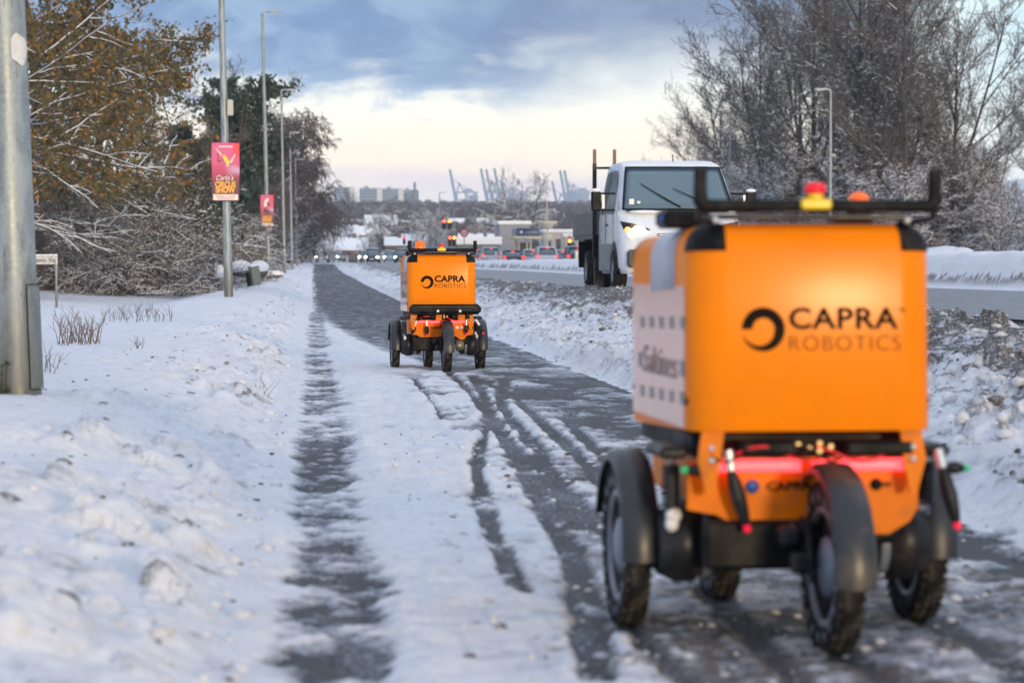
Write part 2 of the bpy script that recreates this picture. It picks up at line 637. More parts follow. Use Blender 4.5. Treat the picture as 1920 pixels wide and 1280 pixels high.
def relief(X, Y):
    """returns z, thickness of snow over what lies below, dirt 0..1"""
    z0 = macro(X, Y)
    n_big = fbm(X / 1.1, Y / 1.1, 3, 4)
    n_mid = fbm(X / .23, Y / .23, 11, 4, .6)
    n_fin = fbm(X / .06, Y / .06, 21, 3, .6)
    nearf = ss(90, 30, Y)
    thick = np.full(X.shape, 0.3)
    dirt = np.zeros(X.shape)
    add = np.zeros(X.shape)
    # verges -------------------------------------------------
    lv = ss(-0.15, -0.35, X)
    chunk = ss(-1.9, -0.75, X) * lv
    smoothpart = ss(-0.9, -2.0, X)
    wn, wr = worley(X / .085 + n_mid * .3, Y / .12, 40)
    wn2, wr2 = worley(X / .22 + n_mid * .3, Y / .26, 47)
    lump = np.clip(1 - wn * 1.55, 0, 1) ** .6 * (wr > .60) * (wr - .2) + np.clip(1 - wn2 * 1.5, 0, 1) ** .6 * (wr2 > .78) * 1.4
    add += lv * (n_big * .03 + chunk * (n_mid * .020 + n_fin * .009 + lump * .042 * ss(-1.3, -.5, X + n_big * 1.2)) + smoothpart * (n_big * .012 + n_fin * .0008))
    dirt += chunk * (ss(.35, .62, n_mid + n_fin * .2) * .25 + (wr > .965) * (wn < .35) * .7)
    dirt += chunk * ss(.0, .5, n_big + .1) * .14 * ss(-.6, -.2, n_mid)
    rv = ss(2.3, 2.6, X) * ss(5.75, 5.4, X)
    add += rv * (n_big * .05 + (n_mid * .050 + n_fin * .020 + lump * .050) * (.55 + .8 * ss(-.4, .4, fbm(X / 1.3, Y / 2.1, 95, 3))))
    gr = ss(3.1, 5.2, X + n_big * .7) * ss(6.0, 5.4, X)
    patch = ss(-.35, .35, fbm(X / 1.7, Y / 3.2, 93, 3))
    dirt += rv * ss(4.2, 5.3, X + n_big * .5) * .30 * patch
    dirt += rv * (gr * ss(-.25, .30, n_mid + .45 * n_fin + .28 * n_big) * .85 + ss(.16, .40, n_mid * .6 + n_fin * .6 + n_big * .25) * .50 + gr * .22 + .04)
    md = ss(12, 12.5, X) * ss(15.5, 15, X)
    n_md = fbm(X / .7, Y / .9, 15, 4, .6)
    med = ss(11.95, 12.9, X) * ss(15.5, 14.6, X)
    mh_ = np.interp(Y, [0, 47, 105, 173, 260, 300], [.72, .76, .66, .62, .5, 0.05])
    n_mc = fbm(X / .16, Y / .35, 16, 3, .6)
    spk = _h(np.floor(X / .05), np.floor(Y / .11), 5) - .5
    add += md * (n_big * .06 + n_md * .08 + n_mc * .07 * ss(.5, .2, med * mh_))
    dirt += md * ( ss(.34, .20, med * mh_ + n_md * .08 + spk * .20) * 1.2 + ss(.45, .6, n_md) * .12)
    rm = random.Random(8)
    for (px_, py_, r_, h_) in [(160, 960, .085, .06), (200, 935, .05, .04), (275, 1005, .04, .03), (370, 1045, .05, .035), (235, 915, .05, .04), (365, 820, .05, .03), (430, 770, .06, .035),
                               (300, 965, .035, .025), (150, 1000, .04, .03), (330, 1170, .035, .03), (460, 905, .04, .025), (110, 970, .04, .03), (480, 1010, .035, .025), (405, 960, .03, .02),
                               (250, 850, .04, .025), (420, 690, .07, .035), (455, 650, .08, .035), (60, 1060, .05, .03), (210, 1080, .04, .02), (390, 1130, .03, .02)]:
        dd_ = (HC - .20) * F / (py_ - 500)
        w_ = W(px_, dd_)
        q_ = ((X - w_.x) ** 2 + (Y - w_.y) ** 2) / r_ ** 2
        m__ = q_ < 6
        add[m__] += (.72 * h_ * np.exp(-q_[m__] ** 1.6) * (1 + .5 * n_mid[m__] + .3 * n_fin[m__]))
    slab, sr_ = worley(X / .42 + n_big * .25, Y / .55, 71)
    add += rv * gr * np.clip(.55 - slab, 0, .3) * (sr_ > .45) * .16 * nearf
    far_left = ss(-2.5, -4, X)
    add += far_left * (fbm(X / 3.0, Y / 3.0, 77, 3) * .06)
    bank = ss(22.6, 23.4, X)
    add += bank * n_big * .08
    dirt += bank * ss(24.5, 22.7, X) * .4
    # path ---------------------------------------------------
    on = (X > -0.40) & (X < 2.75) & (Y < 262)
    strip = ss(-.15, -.01, X + n_mid * .06 + n_fin * .04) * ss(.27, .14, X + n_mid * .055 + n_fin * .04 + 0.03 * fbm(X * 0, Y / 2.2, 60, 2))
    fr = ss(26, 46, Y)
    t_snow = .030 + n_mid * .014 + n_fin * .006 + np.clip(n_big, -.5, .5) * .012 + fbm(X / .10, Y / 1.9, 88, 4) * .014 + lump * .010 * (wr > .8)
    bars = fbm(X / .34, Y / .40, 65, 6, .66)
    bars2 = fbm(X / .09, Y / .09, 69, 3, .65)
    s_thin = .0005 + bars * .034 + bars2 * .020 + ss(9, 20, Y) * .004 - ss(9, 6, Y) * .002
    tt = t_snow * (1 - strip) + np.minimum(s_thin, t_snow) * strip
    # right half: slush thinning into bare wet asphalt
    bare_edge = np.interp(Y, [0, 8, 12, 16, 20, 24, 30, 40, 60, 262], [2.2, 2.05, 1.66, 1.42, 1.22, 1.02, .66, .30, .12, .12])
    sl = ss(bare_edge - .28, bare_edge + .16, X + n_mid * .12 + n_big * .12)
    slushn = fbm(X / .14, Y / .20, 85, 4, .6)
    t_bare = -.0015 + fbm(X / .42, Y / .9, 101, 4) * .026 * ss(30, 18, Y) + slushn * .014 + bars2 * .009 - fr * .003
    tt = tt * (1 - sl) + t_bare * sl
    # middle slush zone roughness
    mid = ss(.70, .95, X) * (1 - sl)
    pat = fbm(X / .30, Y / .8, 111, 5, .6)
    pm = ss(.45, .85, X + n_mid * .15) * (1 - sl) * ss(27, 19, Y) * ss(-.05, .45, pat)
    tt = tt * (1 - pm) + (.0075 + bars2 * .007) * pm
    tt = tt + mid * (slushn * .026 - .006 + bars2 * .006) * ss(24, 15, Y)
    thin = ss(.62, 1.0, X + n_mid * .12) * ss(15, 11, Y + n_big * 2)
    tt = tt * (1 - thin) + np.minimum(tt, .0075 + slushn * .014 + bars2 * .008 + n_mid * .006 + lump * .006) * thin
    dirt += ss(.35, .95, X) * ss(2.6, 2.0, X) * ss(9.5, 6.2, Y) * ss(-.3, .45, n_mid + n_fin * .6) * .95
    dirt += chunk * ss(-.75, -.35, X) * ss(.10, .5, n_mid * .6 + n_fin * .5) * .35
    dirt += ss(.75, 1.2, X) * ss(2.4, 2.0, X) * ss(.1, .6, slushn) * .25
    for pl, hw, dep, dk in TRACKS:
        dist = np.full(X.shape, 9.0)
        ymin = min(p[1] for p in pl) - .5
        ymax = max(p[1] for p in pl) + .5
        sel = np.where((Y > ymin) & (Y < ymax) & (X > 0.0) & (X < 2.6))
        xs, ys = X[sel], Y[sel]
        dd = np.full(xs.shape, 9.0)
        for (x0, y0), (x1, y1) in zip(pl[:-1], pl[1:]):
            L2 = (x1 - x0) ** 2 + (y1 - y0) ** 2
            q = np.clip(((xs - x0) * (x1 - x0) + (ys - y0) * (y1 - y0)) / L2, 0, 1)
            dd = np.minimum(dd, np.hypot(xs - x0 - q * (x1 - x0), ys - y0 - q * (y1 - y0)))
        dist[sel] = dd
        rag = n_mid * .030 + n_fin * .016
        g = ss(hw + .018, hw - .012, dist + rag)
        ridge = np.exp(-((dist - hw - .035) / .022) ** 2)
        g = g * ss(-.75, -.30, slushn + .30 * n_mid)
        tt = tt * (1 - g) + g * (np.minimum(tt, .0) - .004 + slushn * .006 + .004 * (bars2 > .3)) + ridge * (.0 + n_mid * .010 + n_fin * .006) * (1 - .6 * ss(11, 8, ys.mean() if len(ys) else 9))
        dirt = dirt + g * dk * ss(-.3, .3, n_mid + .3)
    far_p = ss(90, 200, Y)
    tt = tt + far_p * .002
    lsh = .30 * ss(28, 70, Y) + .10 * fbm(X * 0, Y / 3.1, 97, 4) + .05 * n_mid
    wx = ss(-.40, -.14, X - lsh * ss(6, 14, Y)) * ss(2.62, 2.30, X + n_mid * .1)
    b = base(Y)
    zpath = b + tt
    zz = np.where(on, (z0 + add) * (1 - wx) + zpath * wx, z0 + add)
    thick = np.where(on, thick * (1 - wx) + tt * wx, thick)
    # roads -----------------------------------------------------
    for xa, xb in ((5.62, 11.9), (15.6, 22.5)):
        wr_ = ss(xa - .12, xa + .22, X + n_mid * .10 + n_big * .1) * ss(xb + .3, xb - .3, X + n_big * .3) * (Y < 275)
        tr = -.006 + .0085 * ss(.1, .7, fbm(X / .5, Y / 9, 90, 3)) - .004
        zr = base(Y) + roff(Y) + tr
        zz = zz * (1 - wr_) + zr * wr_
        thick = thick * (1 - wr_) + tr * wr_
    # junction: bare worn tarmac beyond the end of the path
    j = ss(262, 275, Y) * ss(395, 375, Y) * ss(-45, -35, X) * ss(60, 40, X)
    zz = zz
    thick = thick * (1 - j) + (.004 + n_big * .01) * j
    return zz, thick, np.clip(dirt, 0, 1)


def attr(me, name, vals):
    a = me.attributes.new(name, 'FLOAT', 'POINT')
    a.data.foreach_set('value', np.asarray(vals, dtype=np.float32))


def grid_faces(nr, nc):
    i = np.arange(nr - 1)[:, None] * nc + np.arange(nc - 1)[None, :]
    return np.stack([i, i + 1, i + 1 + nc, i + nc], axis=-1).reshape(-1, 4)


# materials of the setting
def snow_material():
    m = bpy.data.materials.new('snow')
    m.use_nodes = True
    t = NT(m.node_tree)
    out = t.n('ShaderNodeOutputMaterial')
    p = t.n('ShaderNodeBsdfPrincipled')
    t.link(p.outputs[0], out.inputs[0])
    tc = t.n('ShaderNodeTexCoord').outputs['Object']
    th = t.n('ShaderNodeAttribute', attribute_name='thick').outputs['Fac']
    di = t.n('ShaderNodeAttribute', attribute_name='dirt').outputs['Fac']
    na = t.noise(tc, 1.3, 5, .6)
    nb = t.noise(tc, 38, 5, .7)
    nc_ = t.noise(tc, 150, 3, .6)
    snow = t.mix(t.mr(na, .35, .7), (.84, .85, .895), (.90, .88, .88))
    nw = t.noise(tc, 4.5, 6, .65)
    snow = t.mix(t.m('MULTIPLY', t.mr(nw, .52, .70), .35), snow, (.70, .655, .62))
    nv = t.noise(tc, 15, 6, .7)
    ny = t.noise(t.mapping(tc, (9, .7, 1)), 1.0, 6, .65)
    snow = t.mix(t.m('MULTIPLY', t.mr(ny, .48, .70), .35), snow, (.66, .665, .70))
    snow = t.mix(t.m('MULTIPLY', t.mr(nv, .48, .66), .46), snow, (.60, .60, .635))
    snow = t.mix(t.m('MULTIPLY', t.mr(nb, .5, .75), .30), snow, (.55, .53, .53))
    thn = t.m('ADD', th, t.m('ADD', t.m('MULTIPLY', t.m('SUBTRACT', nb, .5), .016), t.m('MULTIPLY', t.m('SUBTRACT', nc_, .5), .012)))
    sp = t.noise(tc, 70, 4, .75)
    slush = t.mix(t.mr(t.m('ADD', t.m('MULTIPLY', sp, .5), t.m('MULTIPLY', t.noise(tc, 17, 6, .7), .5)), .43, .58), (.10, .105, .12), (.48, .50, .55))
    c = t.mix(t.mr(thn, .002, .021), slush, snow)
    c = t.mix(t.mr(thn, -.004, .003), t.mix(t.mr(t.m('ADD', t.m('MULTIPLY', sp, .5), t.m('MULTIPLY', t.noise(tc, 21, 6, .7), .5)), .51, .60), (.030, .032, .038), (.24, .25, .28)), c)
    dn = t.m('MULTIPLY', di, t.mr(t.m('ADD', nb, t.m('MULTIPLY', t.m('SUBTRACT', nc_, .5), .6)), .30, .62, .35, 1.1), clamp=True)
    dcol = t.mix(t.mr(na, .35, .65), (.105, .088, .070), (.16, .15, .145))
    c = t.mix(t.mr(dn, .02, .85), c, dcol)
    t.link(c, p.inputs['Base Color'])
    t.link(t.mr(thn, -.002, .016, .48, .75), p.inputs['Roughness'])
    p.inputs['Specular IOR Level'].default_value = .16
    b = t.n('ShaderNodeBump')
    b.inputs['Distance'].default_value = .018
    b.inputs['Strength'].default_value = .9
    t.link(t.m('ADD', nb, t.m('MULTIPLY', nc_, .35)), b.inputs['Height'])
    t.link(b.outputs[0], p.inputs['Normal'])
    return m


def asphalt_material(name, dark=.045, wet=.25, salt=.0, spec=.18):
    m = bpy.data.materials.new(name)
    m.use_nodes = True
    t = NT(m.node_tree)
    out = t.n('ShaderNodeOutputMaterial')
    p = t.n('ShaderNodeBsdfPrincipled')
    t.link(p.outputs[0], out.inputs[0])
    tc = t.n('ShaderNodeTexCoord').outputs['Object']
    na = t.noise(tc, 180, 3, .7)
    nb = t.noise(t.mapping(tc, (2.5, .5, 1)), 1.0, 6, .6)
    c = t.mix(t.mr(na, .35, .7), (dark * .7, dark * .72, dark * .78), (dark * 2.4, dark * 2.4, dark * 2.5))
    sp = t.noise(tc, 55, 5, .75)
    c = t.mix(t.m('MULTIPLY', t.m('MULTIPLY', t.mr(t.m('ADD', sp, t.m('MULTIPLY', nb, .35)), .66, .78), t.mr(nb, .36, .6)), salt), c, (.55, .57, .62))
    t.link(c, p.inputs['Base Color'])
    t.link(t.mr(nb, .3, .7, wet, wet + .28), p.inputs['Roughness'])
    p.inputs['Specular IOR Level'].default_value = spec
    b = t.n('ShaderNodeBump')
    b.inputs['Distance'].default_value = .004
    t.link(na, b.inputs['Height'])
    t.link(b.outputs[0], p.inputs['Normal'])
    return m


M_SNOW = snow_material()
M_PATH = asphalt_material('wet_asphalt', .028, .46, .5)
M_ROAD = asphalt_material('road_asphalt', .06, .26, .55, .6)

# near and middle distance: the snow cover with real relief
YR0, YR1 = 2.6, 285.0
nr, nc = 1130, 640
yr = [YR0]
while yr[-1] < YR1:
    y = yr[-1]
    yr.append(y + max(.010, y * .00305 * (1 if y < 34 else 1 + (y - 34) / 45)))
yr = np.array(yr)
u = np.linspace(-1, 1, nc)
u = u * .80 + .20 * u ** 3
YY, UU = np.meshgrid(yr, u, indexing='ij')
XX = .083 * YY + .25 + UU * (2.3 + .262 * YY)
zz, th_, di_ = relief(XX, YY)
me = npmesh('snow_cover', np.stack([XX, YY, zz], -1).reshape(-1, 3), grid_faces(len(yr), nc), True)
attr(me, 'thick', th_.ravel())
attr(me, 'dirt', di_.ravel())
o = link('snow_cover', me, M_SNOW)
tag(o, kind='structure')
print('snow rows', len(yr), 'tris', (len(yr) - 1) * (nc - 1) * 2)

# the ground itself, one sheet to the horizon
gx = np.unique(np.concatenate([PX, [-60, -40, -25, -18, 7, 9, 11.95, 12.2, 12.5, 12.9, 13.4, 14, 14.6, 15, 15.5, 17, 19, 20, 21.5, 22.6, 24, 25.5, 28, 31, 35, 40, 47, 55],
                                np.linspace(-3000, -80, 70), np.linspace(65, 3400, 80), np.linspace(-76, -60, 4), [-12, -9, -8]]))
gy = np.unique(np.concatenate([np.linspace(-60, 60, 61), 60 * np.exp(np.linspace(0, math.log(9000 / 60), 170))]))
GY, GX = np.meshgrid(gy, gx, indexing='ij')
GZ = macro(GX, GY)
low = (GY < YR1 - 1)
GZ = GZ - np.where(low, .07, 0)
me = npmesh('ground', np.stack([GX, GY, GZ], -1).reshape(-1, 3), grid_faces(len(gy), len(gx)), True)
jj = ss(262, 285, GY) * ss(395, 375, GY) * ss(-45, -35, GX) * ss(60, 40, GX)
attr(me, 'thick', np.where(jj > .5, .004, .3).ravel())
attr(me, 'dirt', (ss(420, 600, GY) * .25).ravel())
o = link('ground', me, M_SNOW)
tag(o, kind='structure')


def strip_sheet(name, xa, xb, y0, y1, zf, m, step=2.0):
    ys = np.arange(y0, y1 + .01, step)
    xs = np.linspace(xa, xb, 5)
    A, B = np.meshgrid(ys, xs, indexing='ij')
    me = npmesh(name, np.stack([B, A, zf(A)], -1).reshape(-1, 3), grid_faces(len(ys), 5), True)
    return tag(link(name, me, m), kind='structure')


strip_sheet('path', -.22, 2.35, -30, 262, lambda Y: base(Y), M_PATH)
strip_sheet('road', 5.55, 12.0, -30, 275, lambda Y: base(Y) + roff(Y), M_ROAD)
strip_sheet('far_road', 15.5, 22.6, -30, 275, lambda Y: base(Y) + roff(Y), M_ROAD)

# clods of snow and grit thrown up on both verges
ICO = bpy.data.meshes.new('ico')
import bmesh
_bm = bmesh.new()
bmesh.ops.create_icosphere(_bm, subdivisions=1, radius=1)
_icov = np.array([v.co[:] for v in _bm.verts])
_icof = np.array([[v.index for v in f.verts] for f in _bm.faces])
_bm.free()


def scatter_rocks(name, pts, sizes, m, seed=1, flat=.7, thick=.3, dirt=0.0, kind='stuff', sink=.35):
    rng = np.random.default_rng(seed)
    n = len(pts)
    V = _icov[None] * (1 + rng.uniform(-.32, .32, (n, len(_icov), 1)))
    sc_ = np.stack([sizes * rng.uniform(.7, 1.4, n), sizes * rng.uniform(.7, 1.4, n), sizes * flat * rng.uniform(.7, 1.2, n)], -1)
    V = V * sc_[:, None, :]
    a = rng.uniform(0, 6.28, n)
    ca, sa = np.cos(a)[:, None], np.sin(a)[:, None]
    x = V[..., 0] * ca - V[..., 1] * sa
    y = V[..., 0] * sa + V[..., 1] * ca
    V = np.stack([x, y, V[..., 2]], -1) + pts[:, None, :]
    V[..., 2] += (sizes * (flat - sink))[:, None] * .6
    Fc = _icof[None] + (np.arange(n) * len(_icov))[:, None, None]
    me = npmesh(name, V.reshape(-1, 3), Fc.reshape(-1, 3), True)
    attr(me, 'thick', np.full(n * len(_icov), thick))
    d = np.repeat(np.broadcast_to(dirt, (n,)), len(_icov))
    attr(me, 'dirt', d)
    return tag(link(name, me, m), kind=kind)


rng = np.random.default_rng(5)


def spots(n, xa, xb, ya, yb, pw=1.0, seed=0):
    r = np.random.default_rng(seed)
    y = ya * (yb / ya) ** r.random(n)
    x = xa + (xb - xa) * r.random(n) ** pw
    z, _, _ = relief(x, y)
    return np.stack([x, y, z], -1)


pl_ = spots(420, -1.0, -.14, 4.2, 30, .5, 1)
s_ = .006 + .028 * np.random.default_rng(2).random(len(pl_)) ** 3
scatter_rocks('snow_clods', pl_, s_, M_SNOW, 3, .75, sink=.95, dirt=np.random.default_rng(4).choice([0, .12, .3], len(pl_), p=[.7, .2, .1]))
tag(COL.objects[-1] if False else bpy.data.objects['snow_clods'], 'small white lumps of snow scattered along the left edge of the path', 'snow lumps')
pr_ = spots(4200, 2.35, 5.6, 8, 60, .75, 6)
s_ = .010 + .034 * np.random.default_rng(7).random(len(pr_)) ** 3
o = scatter_rocks('slush_clods', pr_, s_, M_SNOW, 8, .7, dirt=np.clip(np.random.default_rng(9).choice([0.05, .3, .85], len(pr_), p=[.5, .3, .2]) + (pr_[:, 0] > 3.9) * .25, 0, 1))
tag(o, 'grey and white clods of dirty slush on the verge between path and road', 'slush clods')
ps_ = spots(900, .35, 2.3, 4.6, 13, 1, 12)
s_ = .004 + .016 * np.random.default_rng(13).random(len(ps_)) ** 3
o = scatter_rocks('slush_lumps', ps_, s_, M_SNOW, 14, .6, thick=.05, dirt=np.random.default_rng(15).choice([0.05, .3, .9], len(ps_), p=[.55, .3, .15]))
tag(o, 'lumps of grey slush lying on the path round the tyre tracks', 'slush lumps')
M_GRIT = mat('brown_grit', (.10, .07, .045), .8, noise=.4, nscale=30)
pg_ = np.concatenate([spots(900, 2.4, 5.5, 14, 70, .8, 27), spots(190, -1.4, -.1, 4.4, 30, .9, 21), spots(60, .3, 2.0, 4.8, 20, 1, 22), spots(160, 2.4, 5.4, 8, 50, 1, 23), spots(35, -2.6, -1.2, 10, 40, 1, 24)])
s_ = .004 + .010 * np.random.default_rng(25).random(len(pg_)) ** 2
o = scatter_rocks('dead_leaf_litter', pg_, s_, M_GRIT, 26, .6, sink=.1)
tag(o, 'brown crumbs of soil and dead leaf scattered over the snow', 'leaf litter')
# ---------------------------------------------------------------- delivery robots
M_OR = mat('orange_paint', (.93, .235, .0), .45, coat=.25, spec=.03, bump=.0014, bscale=5, dirt=(.50, .15, .03), dscale=7, damt=.16)
M_ORS = mat('orange_side_panel', (.70, .19, .02), .20, coat=1.0, spec=.7)
M_ORC = mat('orange_chassis', (.80, .195, .001), .45, coat=.08, spec=.08, dirt=(.25, .12, .04), dscale=9.0, damt=.5)
M_FEN = mat('fender_black', (.020, .023, .028), .36, spec=.5, dirt=(.16, .12, .085), dscale=7, damt=.45)
M_BLK = mat('black_plastic', (.007, .008, .009), .5, spec=.12, dirt=(.10, .09, .08), dscale=12, damt=.25)
M_BLK2 = mat('black_metal', (.011, .012, .015), .42, spec=.28, dirt=(.09, .075, .06), dscale=14, damt=.35)
M_RUB = mat('tyre_rubber', (.012, .012, .013), .8, spec=.2, dirt=(.17, .15, .13), dscale=28, damt=.45, bump=.002, bscale=80)
M_RIM = mat('grey_rim', (.26, .28, .32), .4, metal=.3, dirt=(.08, .07, .06), dscale=16, damt=.5)
M_HUB = mat('hub_disc', (.17, .20, .25), .4, dirt=(.06, .06, .06), dscale=12, damt=.4)
M_RED = mat('red_button', (.75, .008, .02), .35, emit=(.9, .01, .03), es=.15)
M_LBAR = mat('red_light_bar', (.8, .05, .06), .3, emit=(1.0, .06, .07), es=1.9)
M_YEL = mat('yellow_plastic', (.80, .55, .01), .4)
M_BEAC = mat('orange_beacon', (.85, .13, .005), .25, emit=(1.0, .16, .0), es=.25)
M_GRN = mat('green_tip', (.01, .42, .14), .4, emit=(0, .5, .15), es=.15)
M_TIP = mat('red_tip', (.75, .01, .05), .4, emit=(.9, .01, .06), es=.3)
M_SILV = mat('silver_metal', (.62, .63, .65), .35, metal=.6)
M_GOLD = mat('brass_connector', (.45, .33, .16), .4, metal=.5)
M_INK = mat('dark_print', (.012, .007, .004), .6, spec=.05)
M_BLUE = mat('blue_sticker', (.02, .10, .35), .4)
M_WST = mat('white_sticker', (.80, .80, .78), .5)
M_STRAP = mat('pale_strap', (.50, .50, .56), .5, noise=.1, nscale=12)
M_SLOT = mat('vent_slot', (.035, .03, .035), .4, coat=.6)
M_FADE = mat('faded_side_print', (.20, .12, .11), .45, coat=.5)

TILT = .058
BW, BZ0, BZ1, BL, BR = .302, .528, 1.037, .94, .086    # half width, bottom, top, length, corner radius


def box_section(inset, r):
    """rounded rectangle in plan, returns pts and the corner index of each"""
    pts = []
    cs = [(BW - inset, 0 + inset, -90, 0), (BW - inset, BL - inset, 0, 1), (-BW + inset, BL - inset, 90, 2), (-BW + inset, inset, 180, 3)]
    n = 7
    for (x, y, a0, ci) in cs:
        sx = 1 if x > 0 else -1
        sy = -1 if y < BL / 2 else 1
        cx, cy = x - sx * r, y - sy * r
        for k in range(n + 1):
            a = math.radians(a0 + 90 * k / n)
            pts.append((cx + r * math.cos(a), cy + r * math.sin(a), ci, k))
    return pts


def build_box(root, dz_front):
    lv = []
    FR = .068
    lv.append((BZ0 + .004, .004, BR - .004))
    lv.append((BZ0 + .012, 0, BR))
    lv.append((BZ1 - FR, 0, BR))
    for k in range(1, 7):
        a = math.radians(90 * k / 6)
        lv.append((BZ1 - FR + FR * math.sin(a), .058 * (1 - math.cos(a)), max(.012, BR - .058 * (1 - math.cos(a)) * .9)))
    rings = []
    for (z, i, r) in lv:
        rings.append([(p[0], p[1] + (z - BZ0) * TILT, z - dz_front * p[1] / BL, p[2], p[3]) for p in box_section(i, r)])
    n = len(rings[0])
    shell, caps = MB(), [MB() for _ in range(4)]
    for li in range(len(rings) - 1):
        for k in range(n):
            k2 = (k + 1) % n
            q = [rings[li][k], rings[li][k2], rings[li + 1][k2], rings[li + 1][k]]
            shell.add([p[:3] for p in q], [(0, 1, 2, 3)], True)
            same = q[0][3] == q[1][3]
            if li >= 2 and same:
                c = Vector((0, BL / 2, BZ1 - .10))
                caps[q[0][3]].add([Vector(p[:3]) + (Vector(p[:3]) - c).normalized() * .004 for p in q], [(0, 1, 2, 3)], True)
    shell.add([p[:3] for p in rings[-1]], [tuple(range(n))])
    shell.add([p[:3] for p in rings[0]], [tuple(range(n - 1, -1, -1))])
    import bmesh
    me = shell.mesh('box_shell')
    bm = bmesh.new(); bm.from_mesh(me)
    bmesh.ops.remove_doubles(bm, verts=bm.verts, dist=1e-5)
    bmesh.ops.recalc_face_normals(bm, faces=bm.faces)
    bm.to_mesh(me); bm.free()
    me.set_sharp_from_angle(angle=math.radians(38)) if hasattr(me, 'set_sharp_from_angle') else None
    link('box_shell', me, M_OR, root)
    for c in caps:
        me = c.mesh('corner_cap')
        bm = bmesh.new(); bm.from_mesh(me)
        bmesh.ops.remove_doubles(bm, verts=bm.verts, dist=1e-5)
        ex = bmesh.ops.solidify(bm, geom=bm.faces[:] + bm.edges[:] + bm.verts[:], thickness=.005)
        bmesh.ops.recalc_face_normals(bm, faces=bm.faces)
        bm.to_mesh(me); bm.free()
        link('corner_cap', me, M_BLK, root)


def ring_logo(root, cx, cz, R, y):
    pts_o, pts_i = [], []
    n = 44
    a0, a1 = 180, -163
    for k in range(n + 1):
        q = k / n
        a = math.radians(a0 + (a1 - a0) * q)
        th = R * (.50 - .04 * q) if q < .55 else R * (.478) * (1 - ((q - .55) / .45) ** 1.25) + R * .02
        pts_o.append((cx + R * math.cos(a), y, cz + R * math.sin(a)))
        pts_i.append((cx + (R - th) * math.cos(a), y, cz + (R - th) * math.sin(a)))
    b = MB()
    b.add(pts_o + pts_i, [(k, k + 1, n + 2 + k, n + 1 + k) for k in range(n)])
    b.build('logo_ring', M_INK, root)


def make_wheel(root, x, y, R=.206, w=.068, hub_side=-1):
    """tyre is the wheel mesh with rim and hub below it"""
    tm = MB()
    hw = w / 2
    prof = [(R - .062, -hw * .72), (R - .05, -hw * .95), (R - .025, -hw * 1.03), (R - .008, -hw * .86), (R - .001, -hw * .5), (R, 0),
            (R - .001, hw * .5), (R - .008, hw * .86), (R - .025, hw * 1.03), (R - .05, hw * .95), (R - .062, hw * .72), (R - .062, -hw * .72)]
    tm.lathe(prof, 'X', (0, 0, 0), 48)
    w_ = tm.build('wheel', M_RUB, root)
    w_.location = (x, y, R)
    kn = MB()
    n = 46
    for k in range(n):
        a = 2 * PI * k / n
        for j, (xx, off) in enumerate(((-.78, 0), (-.30, .5), (.30, 0), (.78, .5))):
            aa = a + off * 2 * PI / n
            rr = R + (-.004 if abs(xx) > .5 else .001)
            M = Matrix.Rotation(aa, 4, 'X') @ Matrix.Translation((xx * hw, 0, rr))
            kn.box((0, 0, 0), (hw * .36, .015, .009), M)
    kn.build('tread', M_RUB, w_)
    tag(bpy.data.objects[w_.children[0].name], kind='stuff')
    rm = MB()
    for s in (-1, 1):
        rm.lathe([(R - .060, s * hw * .70), (R - .062, s * hw * .80), (R - .074, s * hw * .80), (R - .078, s * hw * .35), (R - .066, s * hw * .30)], 'X', (0, 0, 0), 36)
    rm.build('rim', M_RIM, w_)
    dk = MB()
    dk.lathe([(.0, -hw * .34), (R - .076, -hw * .34), (R - .076, hw * .34), (0, hw * .34)], 'X', (0, 0, 0), 32)
    dk.build('wheel_disc', M_BLK, w_)
    hb = MB()
    for s in (-1, 1):
        hb.lathe([(0, s * (hw * .86)), (.040, s * (hw * .86)), (.070, s * hw * .62), (.074, s * hw * .36)], 'X', (0, 0, 0), 24)
    hb.build('hub', M_HUB, w_)
    lines = MB()
    for k in range(18):
        a = 2 * PI * k / 18
        M = Matrix.Rotation(a, 4, 'X') @ Matrix.Translation((hub_side * hw * 1.0, 0, R - .036))
        lines.box((0, 0, 0), (.004, .010, .022), M)
    lines.build('sidewall_marks', M_RIM, w_)['kind'] = 'stuff'
    return w_


def make_fender(root, x, y, R=.206, w=.096, a0=-4, a1=165):
    """arc over the wheel; angle from the rear horizontal (-Y), over the top"""
    b = MB()
    n = 26
    rows = [(-w / 2, .224), (-w / 2, .236), (-w * .38, .250), (0, .254), (w * .38, .250), (w / 2, .236), (w / 2, .224),
            (w / 2 - .005, .224), (w / 2 - .005, .234), (0, .248), (-w / 2 + .005, .234), (-w / 2 + .005, .224)]
    vs = []
    for k in range(n + 1):
        a = math.radians(a0 + (a1 - a0) * k / n)
        for (xx, rr) in rows:
            vs.append((x + xx, y - rr * math.cos(a), R + rr * math.sin(a)))
    m_ = len(rows)
    fs = [(i * m_ + k, i * m_ + (k + 1) % m_, (i + 1) * m_ + (k + 1) % m_, (i + 1) * m_ + k) for i in range(n) for k in range(m_)]
    fs += [tuple(range(m_)), tuple(range((n + 1) * m_ - 1, n * m_ - 1, -1))]
    b.add(vs, fs, True)
    me_o = b.build('fender', M_FEN, root)
    me_o.data.set_sharp_from_angle(angle=math.radians(50)) if hasattr(me_o.data, 'set_sharp_from_angle') else None
    return me_o


